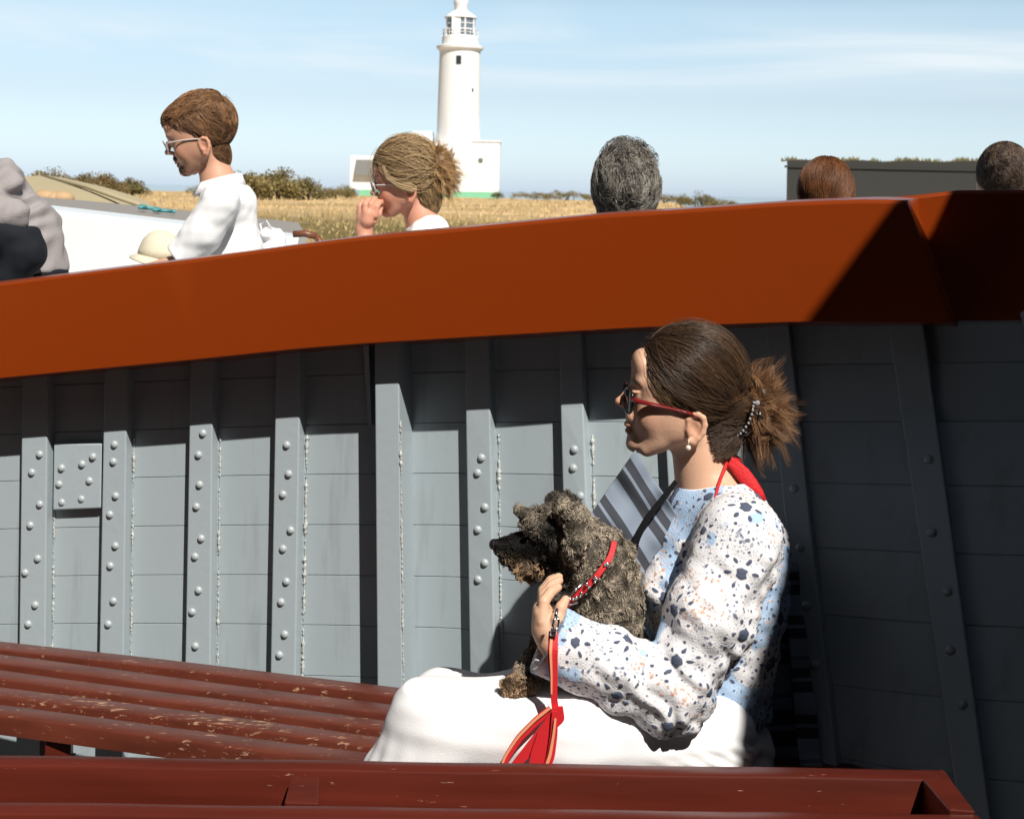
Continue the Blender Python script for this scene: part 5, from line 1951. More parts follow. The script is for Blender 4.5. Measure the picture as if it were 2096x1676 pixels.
band(m, [KL(1137, 1470, -0.018), KL(1133, 1505, -0.018), KL(1126, 1545, -0.018), KL(1110, 1590, -0.018)], [4, 4.5, 5.5, 5], 1.5)
obj('stripe', m, mat('orange stripe', (0.75, 0.30, 0.16), 0.6), leash)
m = MB()
cpx = [KL(1141, 1262, 0.0), KL(1134, 1268, -0.004), KL(1131, 1280, -0.006), KL(1135, 1290, -0.004), KL(1142, 1284, 0.0), KL(1144, 1272, 0.0), KL(1141, 1262, 0.0)]
m.tube(W1.w(cpx), 2.3 * W1.s, 6)
m.tube(W1.w([KL(1140, 1246, 0.01), KL(1137, 1262, 0.0)]), 3.2 * W1.s, 7)
m.tube(W1.w([KL(1134, 1286, 0.0), KL(1132, 1300, 0.0)]), np.array([5.5, 6.5]) * W1.s, 8)
obj('snap_hook', m, M_STEEL, leash, smooth=True)

# ---- striped towel spread over the side behind her
M_TOWEL = bpy.data.materials.new('striped towel')
M_TOWEL.use_nodes = True
t = M_TOWEL.node_tree
bs = t.nodes['Principled BSDF']
bs.inputs['Roughness'].default_value = 0.9
a_ = t.nodes.new('ShaderNodeAttribute'); a_.attribute_name = 'across'
rp = t.nodes.new('ShaderNodeValToRGB')
rp.color_ramp.interpolation = 'CONSTANT'
lt, dk = (0.20, 0.24, 0.30, 1), (0.040, 0.044, 0.056, 1)
st = [(0.0, lt), (0.10, dk), (0.20, lt), (0.235, dk), (0.345, lt), (0.56, dk), (0.66, lt), (0.695, dk), (0.80, lt)]
rp.color_ramp.elements[0].position = 0; rp.color_ramp.elements[0].color = lt
rp.color_ramp.elements[1].position = st[1][0]; rp.color_ramp.elements[1].color = st[1][1]
for p_, c_ in st[2:]:
    e_ = rp.color_ramp.elements.new(p_); e_.color = c_
t.links.new(a_.outputs['Fac'], rp.inputs[0])
t.links.new(rp.outputs[0], bs.inputs['Base Color'])
tow = thing('striped_towel', W1.w((1450, 1500, 180)), 'grey towel with dark stripes spread behind the seated woman against the side', 'towel')
def towel(c00, c10, c01, c11, name, n1=60, n2=60, seed=1, rep=1.0, off=0.0, soft=False):
    """grid between four corner points; stripes run along the first direction"""
    ga, gb = np.meshgrid(np.linspace(0, 1, n1), np.linspace(0, 1, n2), indexing='ij')
    a3, b3 = ga[..., None], gb[..., None]
    p = (1 - a3) * ((1 - b3) * c00 + b3 * c01) + a3 * ((1 - b3) * c10 + b3 * c11)
    p = p.reshape(-1, 3)
    wv = Wave(seed, 110)(p) * 5.0 + Wave(seed + 1, 46)(p) * 2.2
    if soft:
        wv = wv + 5.0 * np.sin(p[:, 0] / 15.0 + 0.8 * Wave(seed + 2, 160)(p))
    p = p + np.stack([0 * wv, 0.3 * wv, wv], 1)
    v2 = np.concatenate([p, p + [0, 0, 3.5]])
    i0 = (np.arange(n1 - 1)[:, None] * n2 + np.arange(n2 - 1)[None]).ravel()
    f1 = np.stack([i0, i0 + n2, i0 + n2 + 1, i0 + 1], 1)
    f2 = f1[:, ::-1] + n1 * n2
    edge = []
    N_ = n1 * n2
    for j in range(n2 - 1):
        edge.append((j, j + 1, N_ + j + 1, N_ + j)); k = (n1 - 1) * n2
        edge.append((k + j + 1, k + j, N_ + k + j, N_ + k + j + 1))
    for i in range(n1 - 1):
        edge.append(((i + 1) * n2, i * n2, N_ + i * n2, N_ + (i + 1) * n2)); k = n2 - 1
        edge.append((i * n2 + k, (i + 1) * n2 + k, N_ + (i + 1) * n2 + k, N_ + i * n2 + k))
    ff_ = np.concatenate([f1, f2, np.array(edge)])
    ac = ((gb * rep + off) % 1.0).ravel()
    return obj(name, (W1.w(v2), ff_), M_TOWEL, tow, smooth=False, attrs={'across': ('FLOAT', np.concatenate([ac, ac]))})
towel(C1(1300, 922, 2.50), C1(1392, 1062, 2.50), C1(1190, 1080, 2.47), C1(1284, 1226, 2.47), 'upper_fold', seed=61, soft=True)
HP = lambda px, py, o_: ((hull_p(px, py, o_) - W1.o) / W1.s) @ W1.M.T + W1.c
towel(HP(1400, 1180, 0.06), HP(1616, 1150, 0.055), HP(1400, 1640, 0.06), HP(1648, 1640, 0.055), 'hanging_part', seed=63, rep=1.6, off=0.1, soft=True)
towel(HP(1600, 1150, 0.085), HP(1632, 1150, 0.06), HP(1644, 1640, 0.085), HP(1694, 1640, 0.06), 'turned_edge', seed=65, rep=2.4, n1=16)
m = MB()
pts = [C1(1384, 985, 2.50), C1(1358, 1018, 2.485), C1(1325, 1060, 2.465), C1(1302, 1102, 2.455), C1(1294, 1150, 2.45)]
band(m, pts, [9, 10, 12, 14, 10], 5)
tag(obj('bag_strap', m, mat('black strap', (0.006, 0.006, 0.007), 0.8, spec=0.1)), 'black strap over the far shoulder of the woman in lace', 'strap')
# ---------------------------------------------------------------- the passengers on the boat alongside
def head_mapper(ear_px, nose_px, d, yaw=0.0, nose_c=(1258, 822)):
    """canonical head -> world, so that ear and nose tip fall on the given pixels (yaw turns the face away)"""
    fr = Frame(ear_px[0], ear_px[1], d)
    e0 = np.array([1414.0, 866.0])
    a = np.array(nose_c, float) - e0
    b = np.array(nose_px, float) - np.array(ear_px, float)
    sc = np.hypot(*b) / np.hypot(*a)
    an = math.atan2(b[1], b[0]) - math.atan2(a[1], a[0])
    ca, sa = math.cos(an), math.sin(an)
    cy_, sy_ = math.cos(yaw), math.sin(yaw)
    def to_px(q):
        q = np.asarray(q, float)
        x, y, w = (q[..., 0] - e0[0]) * sc, (q[..., 1] - e0[1]) * sc, q[..., 2] * sc
        x, y = x * ca - y * sa, x * sa + y * ca
        x, w = x * cy_ + w * sy_, -x * sy_ + w * cy_
        return np.stack([x + ear_px[0], y + ear_px[1], w], -1)
    def inv(px, py, w=0.0):
        x, y = px - ear_px[0], py - ear_px[1]
        x, y = x * ca + y * sa, -x * sa + y * ca
        return np.array([x / sc + e0[0], y / sc + e0[1], w / sc])
    return fr, to_px, inv, sc
HEAD_LO, HEAD_HI = (1225, 640, -130), (1560, 1100, 130)
def short_strands(n, seed, flowf, cols, length, region, lift=(1.0, 1.06), S=6, thick=(1.6, 2.8), noise=0.35, cen=EC, er=ER):
    r = np.random.default_rng(seed)
    d = unit(r.normal(size=(n * 3, 3)))
    p = cen + d * er
    k = region(p)
    d, p = d[k][:n], p[k][:n]
    n = len(p)
    pts = [p * 1.0]
    nz_ = Wave(seed, 45); nz2 = Wave(seed + 1, 45); nz3 = Wave(seed + 2, 45)
    jit = r.normal(0, noise * 0.5, (n, 3))
    st = (length * r.uniform(0.6, 1.2, n) / (S - 1))[:, None]
    L = r.uniform(lift[0], lift[1], n)
    for i in range(1, S):
        q_ = pts[-1]
        f_ = flowf(q_) + np.stack([nz_(q_), nz2(q_), nz3(q_)], 1) * noise + jit
        nrm_ = unit((q_ - cen) / er ** 2)
        f_ = f_ - nrm_ * (f_ * nrm_).sum(1)[:, None]
        q_ = q_ + unit(f_) * st
        e_ = (q_ - cen) / er
        rr_ = np.linalg.norm(e_, axis=1)
        tgt = 1 + (L - 1) * min(1, 2.2 * i / (S - 1))
        q_ = cen + e_ / rr_[:, None] * tgt[:, None] * er
        pts.append(q_)
    path = np.stack(pts, 1)
    th = r.uniform(*thick, n)[:, None] * np.interp(np.linspace(0, 1, S), [0, 0.6, 1], [1, 1, 0.3])[None]
    kk = np.clip(r.beta(1.6, 2.2, n) + 0.22 * Wave(seed + 7, 40)(p), 0, 1)[:, None]
    return path, th, np.array(cols[0]) * (1 - kk) + np.array(cols[1]) * kk

def hair_obj(to_w, parent, parts, base_mesh, base_col, mtl=M_HAIRM):
    v_, q_ = base_mesh
    h_ = obj('hair', (to_w(v_), q_), mtl, parent, smooth=True, attrs={'Col': ('FLOAT_COLOR', np.tile(np.array(base_col), (len(v_), 1)))})
    vs, fs, cs_, off_ = [], [], [], 0
    for a in parts:
        v2, f2, c2 = strands_geo(*a)
        vs.append(v2); fs.append(f2 + off_); cs_.append(c2); off_ += len(v2)
    v2, f2, c2 = np.concatenate(vs), np.concatenate(fs), np.concatenate(cs_)
    obj('hair_strands', (to_w(v2), f2), mtl, h_, smooth=True, attrs={'Col': ('FLOAT_COLOR', c2)})
    return h_
M_SHIRT = mat('white shirt cotton', (0.80, 0.80, 0.81), 0.85, spec=0.15, bump=0.15, bump_scale=300)
def cloth(name, s_, fr, mtl, parent, seed=0, amp=2.0, wl=36):
    v_, q_ = s_.mesh()
    v_ = smooth_mesh(v_, q_, 2)
    n_ = normals(v_, q_)
    v_ = v_ + n_ * (amp * Wave(seed, wl)(v_) + amp * 0.5 * Wave(seed + 1, wl * 0.45)(v_))[:, None]
    return obj(name, (fr.w(v_), q_), mtl, parent, smooth=True)
def join_body(parent, head, limbs, fr, mtl=M_SKIN):
    """head mesh (already in frame pixels, with colours) is grown together with the limbs' field by sampling one field"""
    raise NotImplementedError

# ---- man with glasses, white polo shirt, hat in his hands
MD = 4.15
man = thing('person', P(470, 640, MD), 'brown haired man in clear glasses and white polo shirt holding a cream hat', 'person', None)
fr, tp, inv, sc = head_mapper((431, 302), (337, 315), MD)
to_w = lambda q_: fr.w(tp(q_))
def full_body(inv, sc, neckpts, nr, limbs, lo, hi, h, masc, base, lips, flush, stubble=None):
    """one field in canonical units: head, neck, trunk, arms and hands"""
    s_ = SDF(lo, hi, h)
    head_prims(s_, neckpts, nr, masc)
    for kind_, pts, rs, k_ in limbs:
        pp = [inv(*p_) for p_ in pts]
        s_.chain(pp, [r_ / sc for r_ in rs], k_ / sc)
    v_, q_ = s_.mesh()
    v_ = smooth_mesh(v_, q_, 1, 0.4)
    return v_, q_, skin_cols(v_, base, lips, flush, stubble=stubble)
W_ = 0.0
def fingers(c0, dirs, ln, sp, bend, r0=5.2):
    """four fingers from the knuckle row c0 (px, py, w): list of chains"""
    out = []
    for i, f_ in enumerate((0.86, 1.0, 0.96, 0.76)):
        k0 = np.array(c0, float) + np.array(sp) * (i - 1.5)
        k1 = k0 + np.array(dirs[0]) * ln * 0.45 * f_
        k2 = k1 + np.array(dirs[1]) * ln * 0.32 * f_
        k3 = k2 + np.array(dirs[2]) * ln * 0.25 * f_
        out.append(('f', [tuple(k0), tuple(k1), tuple(k2), tuple(k3)], [r0, r0 * 0.92, r0 * 0.84, r0 * 0.7], 1.0))
    return out
limbs = [('t', [(448, 372, 0), (468, 420, 0), (470, 520, 0), (470, 620, 0)], [32, 44, 52, 56], 16),
         ('s', [(468, 412, -96), (468, 412, 96)], [26, 26], 24),
         ('a', [(470, 418, -100), (404, 532, -108), (318, 552, -100), (288, 542, -92)], [30, 21, 15, 15], 8),
         ('b', [(470, 418, 100), (410, 540, 96), (330, 550, 40)], [30, 21, 15], 8),
         ('h', [(288, 542, -92), (276, 528, -86)], [17, 16], 6)]
limbs += fingers((271, 520, -82), ((-0.1, -0.85, 0.3), (0.45, -0.75, 0.4), (0.8, -0.3, 0.4)), 36, (5, 5.5, 5), 0)
limbs += [('th', [(284, 532, -96), (292, 514, -96), (301, 502, -90)], [7, 6, 4.5], 2)]
MSK = (0.60, 0.33, 0.22)
v, q, cs = full_body(inv, sc, (inv(436, 330), inv(448, 385)), (30 / sc, 34 / sc), limbs, (1080, 640, -260), (1660, 1420, 260), 3.6, 1.0, MSK, (0.36, 0.12, 0.10), (0.55, 0.19, 0.12), stubble=(0.22, 0.13, 0.09))
obj('body', (to_w(v), q), M_SKIN, man, smooth=True, attrs={'Col': ('FLOAT_COLOR', cs)})
# hair: short at the sides, fuller brushed forward top
mpx = [(346, 266), (352, 250), (372, 246), (392, 258), (408, 280), (424, 286), (440, 284), (448, 300), (449, 322), (460, 345)]
mh = [tuple(inv(*p_)[:2]) for p_ in mpx]
fpoly = mh + [tuple(inv(440, 420)[:2]), tuple(inv(250, 420)[:2]), tuple(inv(250, 240)[:2]), tuple(inv(330, 262)[:2])]
s = SDF((1260, 560, -130), (1580, 960, 130), 4.0)
s.ell((1421, 778, 0), (115, 104, 89))
s.ell((1382, 728, 0), (84, 51, 72), 20)
s.cap((1426, 840, 0), (1432, 915, 0), 46, 32, 24)
s.poly(fpoly, 6)
v, q = s.mesh(); v = smooth_mesh(v, q, 1)
mpoly = np.array(mh)
def above_hl(p_):
    hx_ = np.interp(p_[:, 1], mpoly[:, 1], mpoly[:, 0]) if False else None
    x_, y_ = p_[:, 0], p_[:, 1]
    ins = np.zeros(len(p_), bool)
    pl = np.array(fpoly)
    for i in range(len(pl)):
        a_, b_ = pl[i], pl[(i + 1) % len(pl)]
        c_ = (a_[1] > y_) != (b_[1] > y_)
        xi = a_[0] + (y_ - a_[1]) * (b_[0] - a_[0]) / (b_[1] - a_[1] + 1e-9)
        ins ^= c_ & (x_ < xi)
    return (~ins) & (y_ < 930)
C_M, R_M = np.array([1420, 778, 0.0]), np.array([121, 110, 92.0])
fl = lambda q_: np.stack([np.where(q_[:, 1] < 740, -0.75, 0.35), np.where(q_[:, 1] < 740, 0.25, 0.8), 0 * q_[:, 0]], 1)
a1 = short_strands(11000, 301, fl, ((0.11, 0.055, 0.026), (0.36, 0.19, 0.09)), 50, above_hl, (1.0, 1.06), thick=(0.6, 1.1), noise=0.22, cen=C_M, er=R_M)
a2 = short_strands(3000, 302, fl, ((0.13, 0.065, 0.03), (0.42, 0.22, 0.10)), 60, lambda p_: above_hl(p_) & (p_[:, 1] < 720), (1.03, 1.11), thick=(0.5, 1.0), noise=0.35, cen=C_M, er=R_M)
def nape(n, seed, cols, cen, er, length=40, thick=(0.6, 1.1), p0=1425):
    return short_strands(n, seed, lambda q_: np.stack([0.2 + 0 * q_[:, 0], 0.95 + 0 * q_[:, 0], 0 * q_[:, 0]], 1), cols, length, lambda p_: (p_[:, 0] > p0), (1.0, 1.06), cen=np.array(cen, float), er=np.array(er, float), thick=thick, noise=0.2)
a3 = nape(1800, 305, ((0.085, 0.042, 0.020), (0.22, 0.11, 0.05)), (1430, 880, 0), (46, 74, 50), 34, p0=1400)
a4 = short_strands(4500, 306, lambda q_: np.stack([-0.8 + 0 * q_[:, 0], -0.1 + 0 * q_[:, 0], 0.15 * np.sign(q_[:, 2])], 1), ((0.12, 0.06, 0.028), (0.40, 0.21, 0.10)), 52, lambda p_: above_hl(p_) & (p_[:, 1] < 760), (1.0, 1.10), cen=np.array([1382, 728, 0.0]), er=np.array([86, 54, 74.0]), thick=(0.5, 1.0), noise=0.35)
hair_obj(to_w, man, [a1, a2, a3, a4], (v, q), (0.085, 0.042, 0.020))
# beard shadow along the upper lip
ms = short_strands(500, 303, lambda q_: np.tile([0.3, 0.9, 0.0], (len(q_), 1)), ((0.05, 0.028, 0.018), (0.09, 0.05, 0.03)), 13, lambda p_: (p_[:, 0] < 1320), (1.0, 1.02), cen=np.array([1296, 856, 0.0]), er=np.array([17, 13, 32.0]), thick=(1.0, 1.6))
ch = short_strands(160, 304, lambda q_: np.tile([0.3, 0.9, 0.0], (len(q_), 1)), ((0.10, 0.055, 0.03), (0.16, 0.09, 0.05)), 11, lambda p_: (p_[:, 1] > 885), (1.0, 1.02), cen=np.array([1306, 902, 0.0]), er=np.array([25, 25, 34.0]), thick=(0.8, 1.3))
v2, f2, c2 = strands_geo(np.concatenate([ms[0], ch[0]]), np.concatenate([ms[1], ch[1]]), np.concatenate([ms[2], ch[2]]))
obj('beard', (to_w(v2), f2), M_HAIRM, man, smooth=True, attrs={'Col': ('FLOAT_COLOR', c2)})
M_CLEAR = mat('clear frame plastic', (0.62, 0.58, 0.55), 0.15, coat=0.5)
M_LGLASS = bpy.data.materials.new('thin spectacle glass')
M_LGLASS.use_nodes = True
t = M_LGLASS.node_tree
b_ = t.nodes['Principled BSDF']
tr = t.nodes.new('ShaderNodeBsdfTransparent'); tr.inputs[0].default_value = (0.86, 0.88, 0.87, 1)
gls_ = t.nodes.new('ShaderNodeBsdfGlossy'); gls_.inputs['Roughness'].default_value = 0.05
ms_ = t.nodes.new('ShaderNodeMixShader'); ms_.inputs[0].default_value = 0.16
t.links.new(tr.outputs[0], ms_.inputs[1]); t.links.new(gls_.outputs[0], ms_.inputs[2])
t.links.new(ms_.outputs[0], t.nodes['Material Output'].inputs[0])
def spectacles(to_w, unit_, parent, rv=24, ru=27, v0=808):
    mb, lb = MB(), MB()
    for w0 in (-34, 34):
        ring = []
        for a_ in np.linspace(0, 2 * math.pi, 25):
            w_ = w0 + ru * math.cos(a_); v_ = v0 + rv * math.sin(a_)
            ring.append((1272 + 0.0042 * w_ * w_, v_, w_))
        mb.tube(to_w(np.array(ring)), 2.1 * unit_, 6, caps=False)
        n1 = 18
        rg = []
        for rr_ in (0.05, 0.6, 0.96):
            rg.append(to_w(np.array([(1272 + 0.0042 * (w0 + ru * rr_ * math.cos(a_)) ** 2, v0 + rv * rr_ * math.sin(a_), w0 + ru * rr_ * math.cos(a_)) for a_ in np.linspace(0, 2 * math.pi, n1, endpoint=False)])))
        lb.loft(rg, True, False)
    mb.tube(to_w(np.array([(1274, 800, -7), (1272, 797, 0), (1274, 800, 7)])), 2.1 * unit_, 6)
    for sg in (-1, 1):
        mb.tube(to_w(np.array([(1290, v0 - 8, sg * 62), (1302, v0 - 6, sg * 72), (1350, v0 + 6, sg * 78), (1398, v0 + 22, sg * 86), (1416, v0 + 36, sg * 84)])), 2.4 * unit_, 6)
    g_ = obj('glasses', mb, M_CLEAR, parent, smooth=True)
    obj('lenses', lb, M_LGLASS, g_, smooth=True)
    return g_
spectacles(to_w, fr.s * sc, man)
# shirt in frame pixels
s = SDF((330, 340, -190), (580, 660, 190), 2.6)
s.chain([(452, 392, 0), (470, 430, 0), (474, 520, 0), (472, 640, 0)], [40, 54, 62, 64], 14)
s.cap((466, 412, -88), (466, 412, 88), 36, 36, 30)
for sg in (-1, 1):
    s.chain([(468, 418, sg * 100), (435, 480, sg * 106), (398, 524, sg * 108)], [40, 37, 36], 14)
    s.plane((383, 516, sg * 108), (-0.62, 0.55, 0), (330, 470, sg * 108 - 60), (450, 600, sg * 108 + 60), 3)
    s.cap((376, 540, sg * 108), (402, 516, sg * 107), 29, 26, 3, 's')
s.cap((446, 372, 0), (430, 300, 0), 34, 46, 4, 's')
cloth('polo_shirt', s, fr, M_SHIRT, man, 311, 1.1, 70)
# collar
mb = MB()
col_in, col_out = [], []
for a_ in np.linspace(-2.7, 2.7, 30):
    ca, sa = math.cos(a_), math.sin(a_)
    base = np.array([452 + 38 * ca, 377 - 14 * ca + 8 * (1 - abs(a_) / 2.7), 38 * sa])
    col_in.append(base)
rings = []
for i, b0_ in enumerate(col_in):
    a_ = -2.7 + 5.4 * i / 29
    o_ = np.array([math.cos(a_), 0, math.sin(a_)])
    pt_ = 1 + 0.9 * max(0, abs(a_) - 2.0)
    rings.append(fr.w([b0_ + [0, -14, 0], b0_ + o_ * 4 + [0, -16, 0], b0_ + o_ * 13 * pt_ + [0, 6 * pt_, 0], b0_ + o_ * 10 * pt_ + [0, 9 * pt_, 0]]))
mb.loft(rings)
obj('collar', mb, M_SHIRT, man, smooth=True)
# hat held in front of him
M_HAT = mat('cream straw', (0.72, 0.66, 0.50), 0.75, var=0.06, var_scale=90, bump=0.5, bump_scale=420)
hc = (338, 522, -25)
hat = thing('sun_hat', fr.w(hc), 'cream round straw hat held in the lap of the bespectacled man', 'hat')
mb = MB()
rings = []
th = np.linspace(0, 2 * math.pi, 28, endpoint=False)
for rr_, hh in ((50, 0), (46, 16), (38, 34), (26, 47), (12, 54), (1, 55)):
    rings.append(fr.w(np.stack([hc[0] + rr_ * np.cos(th) * 1.0, np.full(28, hc[1] - hh + 4) + 0.10 * rr_ * np.cos(th), hc[2] + rr_ * np.sin(th)], 1)))
mb.loft(rings)
obj('crown', mb, M_HAT, hat, smooth=True)
mb = MB()
rings = []
for rr_, hh in ((48, 1), (62, -6), (74, -12), (74.5, -14), (62, -9), (47, -3)):
    rings.append(fr.w(np.stack([hc[0] + rr_ * np.cos(th) * 0.86, np.full(28, hc[1] - hh + 4) + 0.22 * rr_ * np.cos(th), hc[2] + rr_ * np.sin(th)], 1)))
mb.loft(rings, caps=False)
obj('brim', mb, M_HAT, hat, smooth=True)
# white bag behind him
bgf = Frame(560, 490, 4.28)
s = SDF((500, 440, -70), (640, 640, 70), 2.6)
s.chain([(556, 492, 0), (562, 560, 0), (566, 620, 0)], [28, 44, 46], 10)
s.ell((548, 482, 0), (16, 14, 40), 8)
bag = thing('bag', bgf.w((560, 620, 0)), 'soft white bag behind the back of the bespectacled man', 'bag')
cloth('pouch', s, bgf, M_SHIRT, bag, 321, 1.5, 44)
mb = MB()
mb.tube(bgf.w([(540, 480, -20), (536, 458, -22), (548, 452, -20), (560, 470, -20)]), 2.6 * bgf.s, 6)
obj('handle', mb, M_SHIRT, bag, smooth=True)

# ---- blonde woman, hand at her mouth
BD = 4.4
bl = thing('person', P(880, 640, BD), 'blonde woman with a bun and pale glasses holding her hand to her mouth', 'person')
fr2, tp2, inv2, sc2 = head_mapper((845, 398), (757, 397), BD)
to_w2 = lambda q_: fr2.w(tp2(q_))
limbs = [('t', [(866, 448, 0), (880, 500, 0), (880, 580, 0)], [26, 44, 50], 16),
         ('s', [(874, 490, -84), (874, 490, 84)], [24, 24], 22),
         ('a', [(874, 494, -88), (790, 585, -100), (752, 500, -40), (748, 468, -30)], [26, 20, 17, 16.5], 6),
         ('b', [(874, 494, 88), (860, 580, 96), (800, 620, 40)], [26, 20, 15], 6),
         ('h', [(748, 468, -30), (752, 448, -28), (756, 436, -26)], [17, 19, 17], 6),
         ('h2', [(756, 452, -44), (758, 438, -44)], [13, 12], 6), ('h3', [(754, 452, -10), (756, 438, -8)], [13, 12], 6)]
for i, (u0, v0, w0, dx) in enumerate(((741, 432, -34, -1), (751, 428, -42, 0.5), (762, 428, -44, 1.5), (772, 433, -42, 3))):
    limbs.append(('f', [(u0, v0 + 8, w0), (u0 + dx, v0 - 10, w0 + 2), (u0 + dx + 5, v0 - 19, w0 + 12), (u0 + dx + 11, v0 - 17, w0 + 22)], [6.6, 6.3, 5.8, 5.0], 1.2))
limbs.append(('th', [(768, 452, -34), (777, 438, -28), (780, 424, -18), (778, 416, -12)], [8, 7, 6.2, 5.2], 3))
BSK = (0.62, 0.30, 0.20)
v, q, cs = full_body(inv2, sc2, (inv2(850, 418), inv2(868, 470)), (29 / sc2, 34 / sc2), limbs, (1100, 640, -260), (1690, 1340, 260), 3.8, 0.0, BSK, (0.40, 0.10, 0.085), (0.55, 0.15, 0.10))
obj('body', (to_w2(v), q), M_SKIN, bl, smooth=True, attrs={'Col': ('FLOAT_COLOR', cs)})
bh = [(768, 318), (772, 328), (786, 336), (796, 350), (806, 372), (822, 384), (846, 379), (858, 384), (862, 402), (872, 438)]
bhc = [tuple(inv2(*p_)[:2]) for p_ in bh]
bpoly = bhc + [tuple(inv2(860, 520)[:2]), tuple(inv2(640, 520)[:2]), tuple(inv2(660, 250)[:2]), tuple(inv2(755, 305)[:2])]
s = SDF((1260, 560, -130), (1580, 980, 130), 4.0)
s.ell((1412, 762, 0), (117, 114, 91))
s.cap((1455, 845, 0), (1462, 920, 0), 60, 46, 20)
s.poly(bpoly, 6)
v, q = s.mesh(); v = smooth_mesh(v, q, 1)
ECo, ERo = EC, ER
EC, ER = np.array([1412, 764, 0.0]), np.array([120, 117, 94.0])
blonde = ((0.23, 0.145, 0.07), (0.70, 0.50, 0.28))
bun_c = inv2(904, 346)
bun_b = inv2(880, 345)
b1 = combed(2600, 8000, bhc, bun_b, 401, sag=0.10, cols=blonde, spread=0.25, thick=(0.6, 1.1), lift=(1.0, 1.08))
b3 = combed(60, 160, bhc, bun_b, 403, sag=-0.03, cols=((0.35, 0.24, 0.12), (0.7, 0.5, 0.28)), lift=(1.08, 1.2), thick=(0.8, 1.3), spread=0.35)
EC, ER = ECo, ERo
# two locks hanging from the temple to the ear
rr = np.random.default_rng(5)
n = 260
lo_ = np.array([inv2(*p_)[:2] for p_ in ((790, 342), (800, 366), (822, 380), (848, 386))])
k = np.linspace(0, 1, 9)
lk = np.stack([np.interp(k * 3, np.arange(4), lo_[:, i]) for i in range(2)], 1)
path = np.concatenate([np.repeat(lk[None], n, 0), np.full((n, 9, 1), 0.0)], 2)
path[..., 2] = -np.interp(k, [0, 0.4, 1], [76, 88, 96])[None]
path[:, :, :2] += rr.normal(0, 5, (n, 1, 2)) * np.linspace(0.6, 1.3, 9)[None, :, None]
path[:, :, 2] += rr.normal(0, 3, (n, 1))
b4 = (path, np.full((n, 9), 1.7), np.array(blonde[1]) * rr.uniform(0.6, 1.15, n)[:, None])
pb, tb_, cb2 = clumped_bun(bun_c, (72, 122, 72), bun_b, 420, 11, 405, ((0.22, 0.12, 0.05), (0.70, 0.45, 0.21)), thick=(0.7, 1.3), messy=0.6)
S14 = b1[0].shape[1]
b5 = nape(1500, 406, ((0.17, 0.105, 0.05), (0.42, 0.28, 0.14)), (1460, 880, 0), (58, 80, 56), 40)
hb = hair_obj(to_w2, bl, [b1, b3, b5], (v, q), (0.20, 0.125, 0.058), M_HAIRM)
v2, f2, c2 = strands_geo(*b4)
obj('temple_lock', (to_w2(v2), f2), M_HAIRM, hb, smooth=True, attrs={'Col': ('FLOAT_COLOR', c2)})
s = SDF((bun_c[0] - 90, bun_c[1] - 120, -90), (bun_c[0] + 90, bun_c[1] + 120, 90), 4.5)
s.ell(bun_c, (50, 90, 52))
v, q = s.mesh()
bb = obj('bun', (to_w2(v), q), M_HAIRM, bl, smooth=True, attrs={'Col': ('FLOAT_COLOR', np.tile([0.2, 0.11, 0.045], (len(v), 1)))})
v2, f2, c2 = strands_geo(pb, tb_, cb2)
obj('bun_strands', (to_w2(v2), f2), M_HAIRM, bb, smooth=True, attrs={'Col': ('FLOAT_COLOR', c2)})
spectacles(to_w2, fr2.s * sc2, bl, rv=25, ru=28, v0=806)
s = SDF((780, 430, -170), (960, 640, 170), 2.6)
s.chain([(872, 478, 0), (884, 520, 0), (884, 620, 0)], [40, 54, 60], 12)
s.cap((876, 486, -84), (876, 486, 84), 32, 32, 26)
s.cap((884, 470, -30), (884, 470, 30), 30, 30, 16)
for sg in (-1, 1):
    s.chain([(874, 496, sg * 92), (842, 535, sg * 98)], [34, 33], 12)
s.cap((862, 446, 0), (842, 380, 0), 35, 44, 5, 's')
cloth('white_top', s, fr2, M_SHIRT, bl, 411, 0.9, 60)

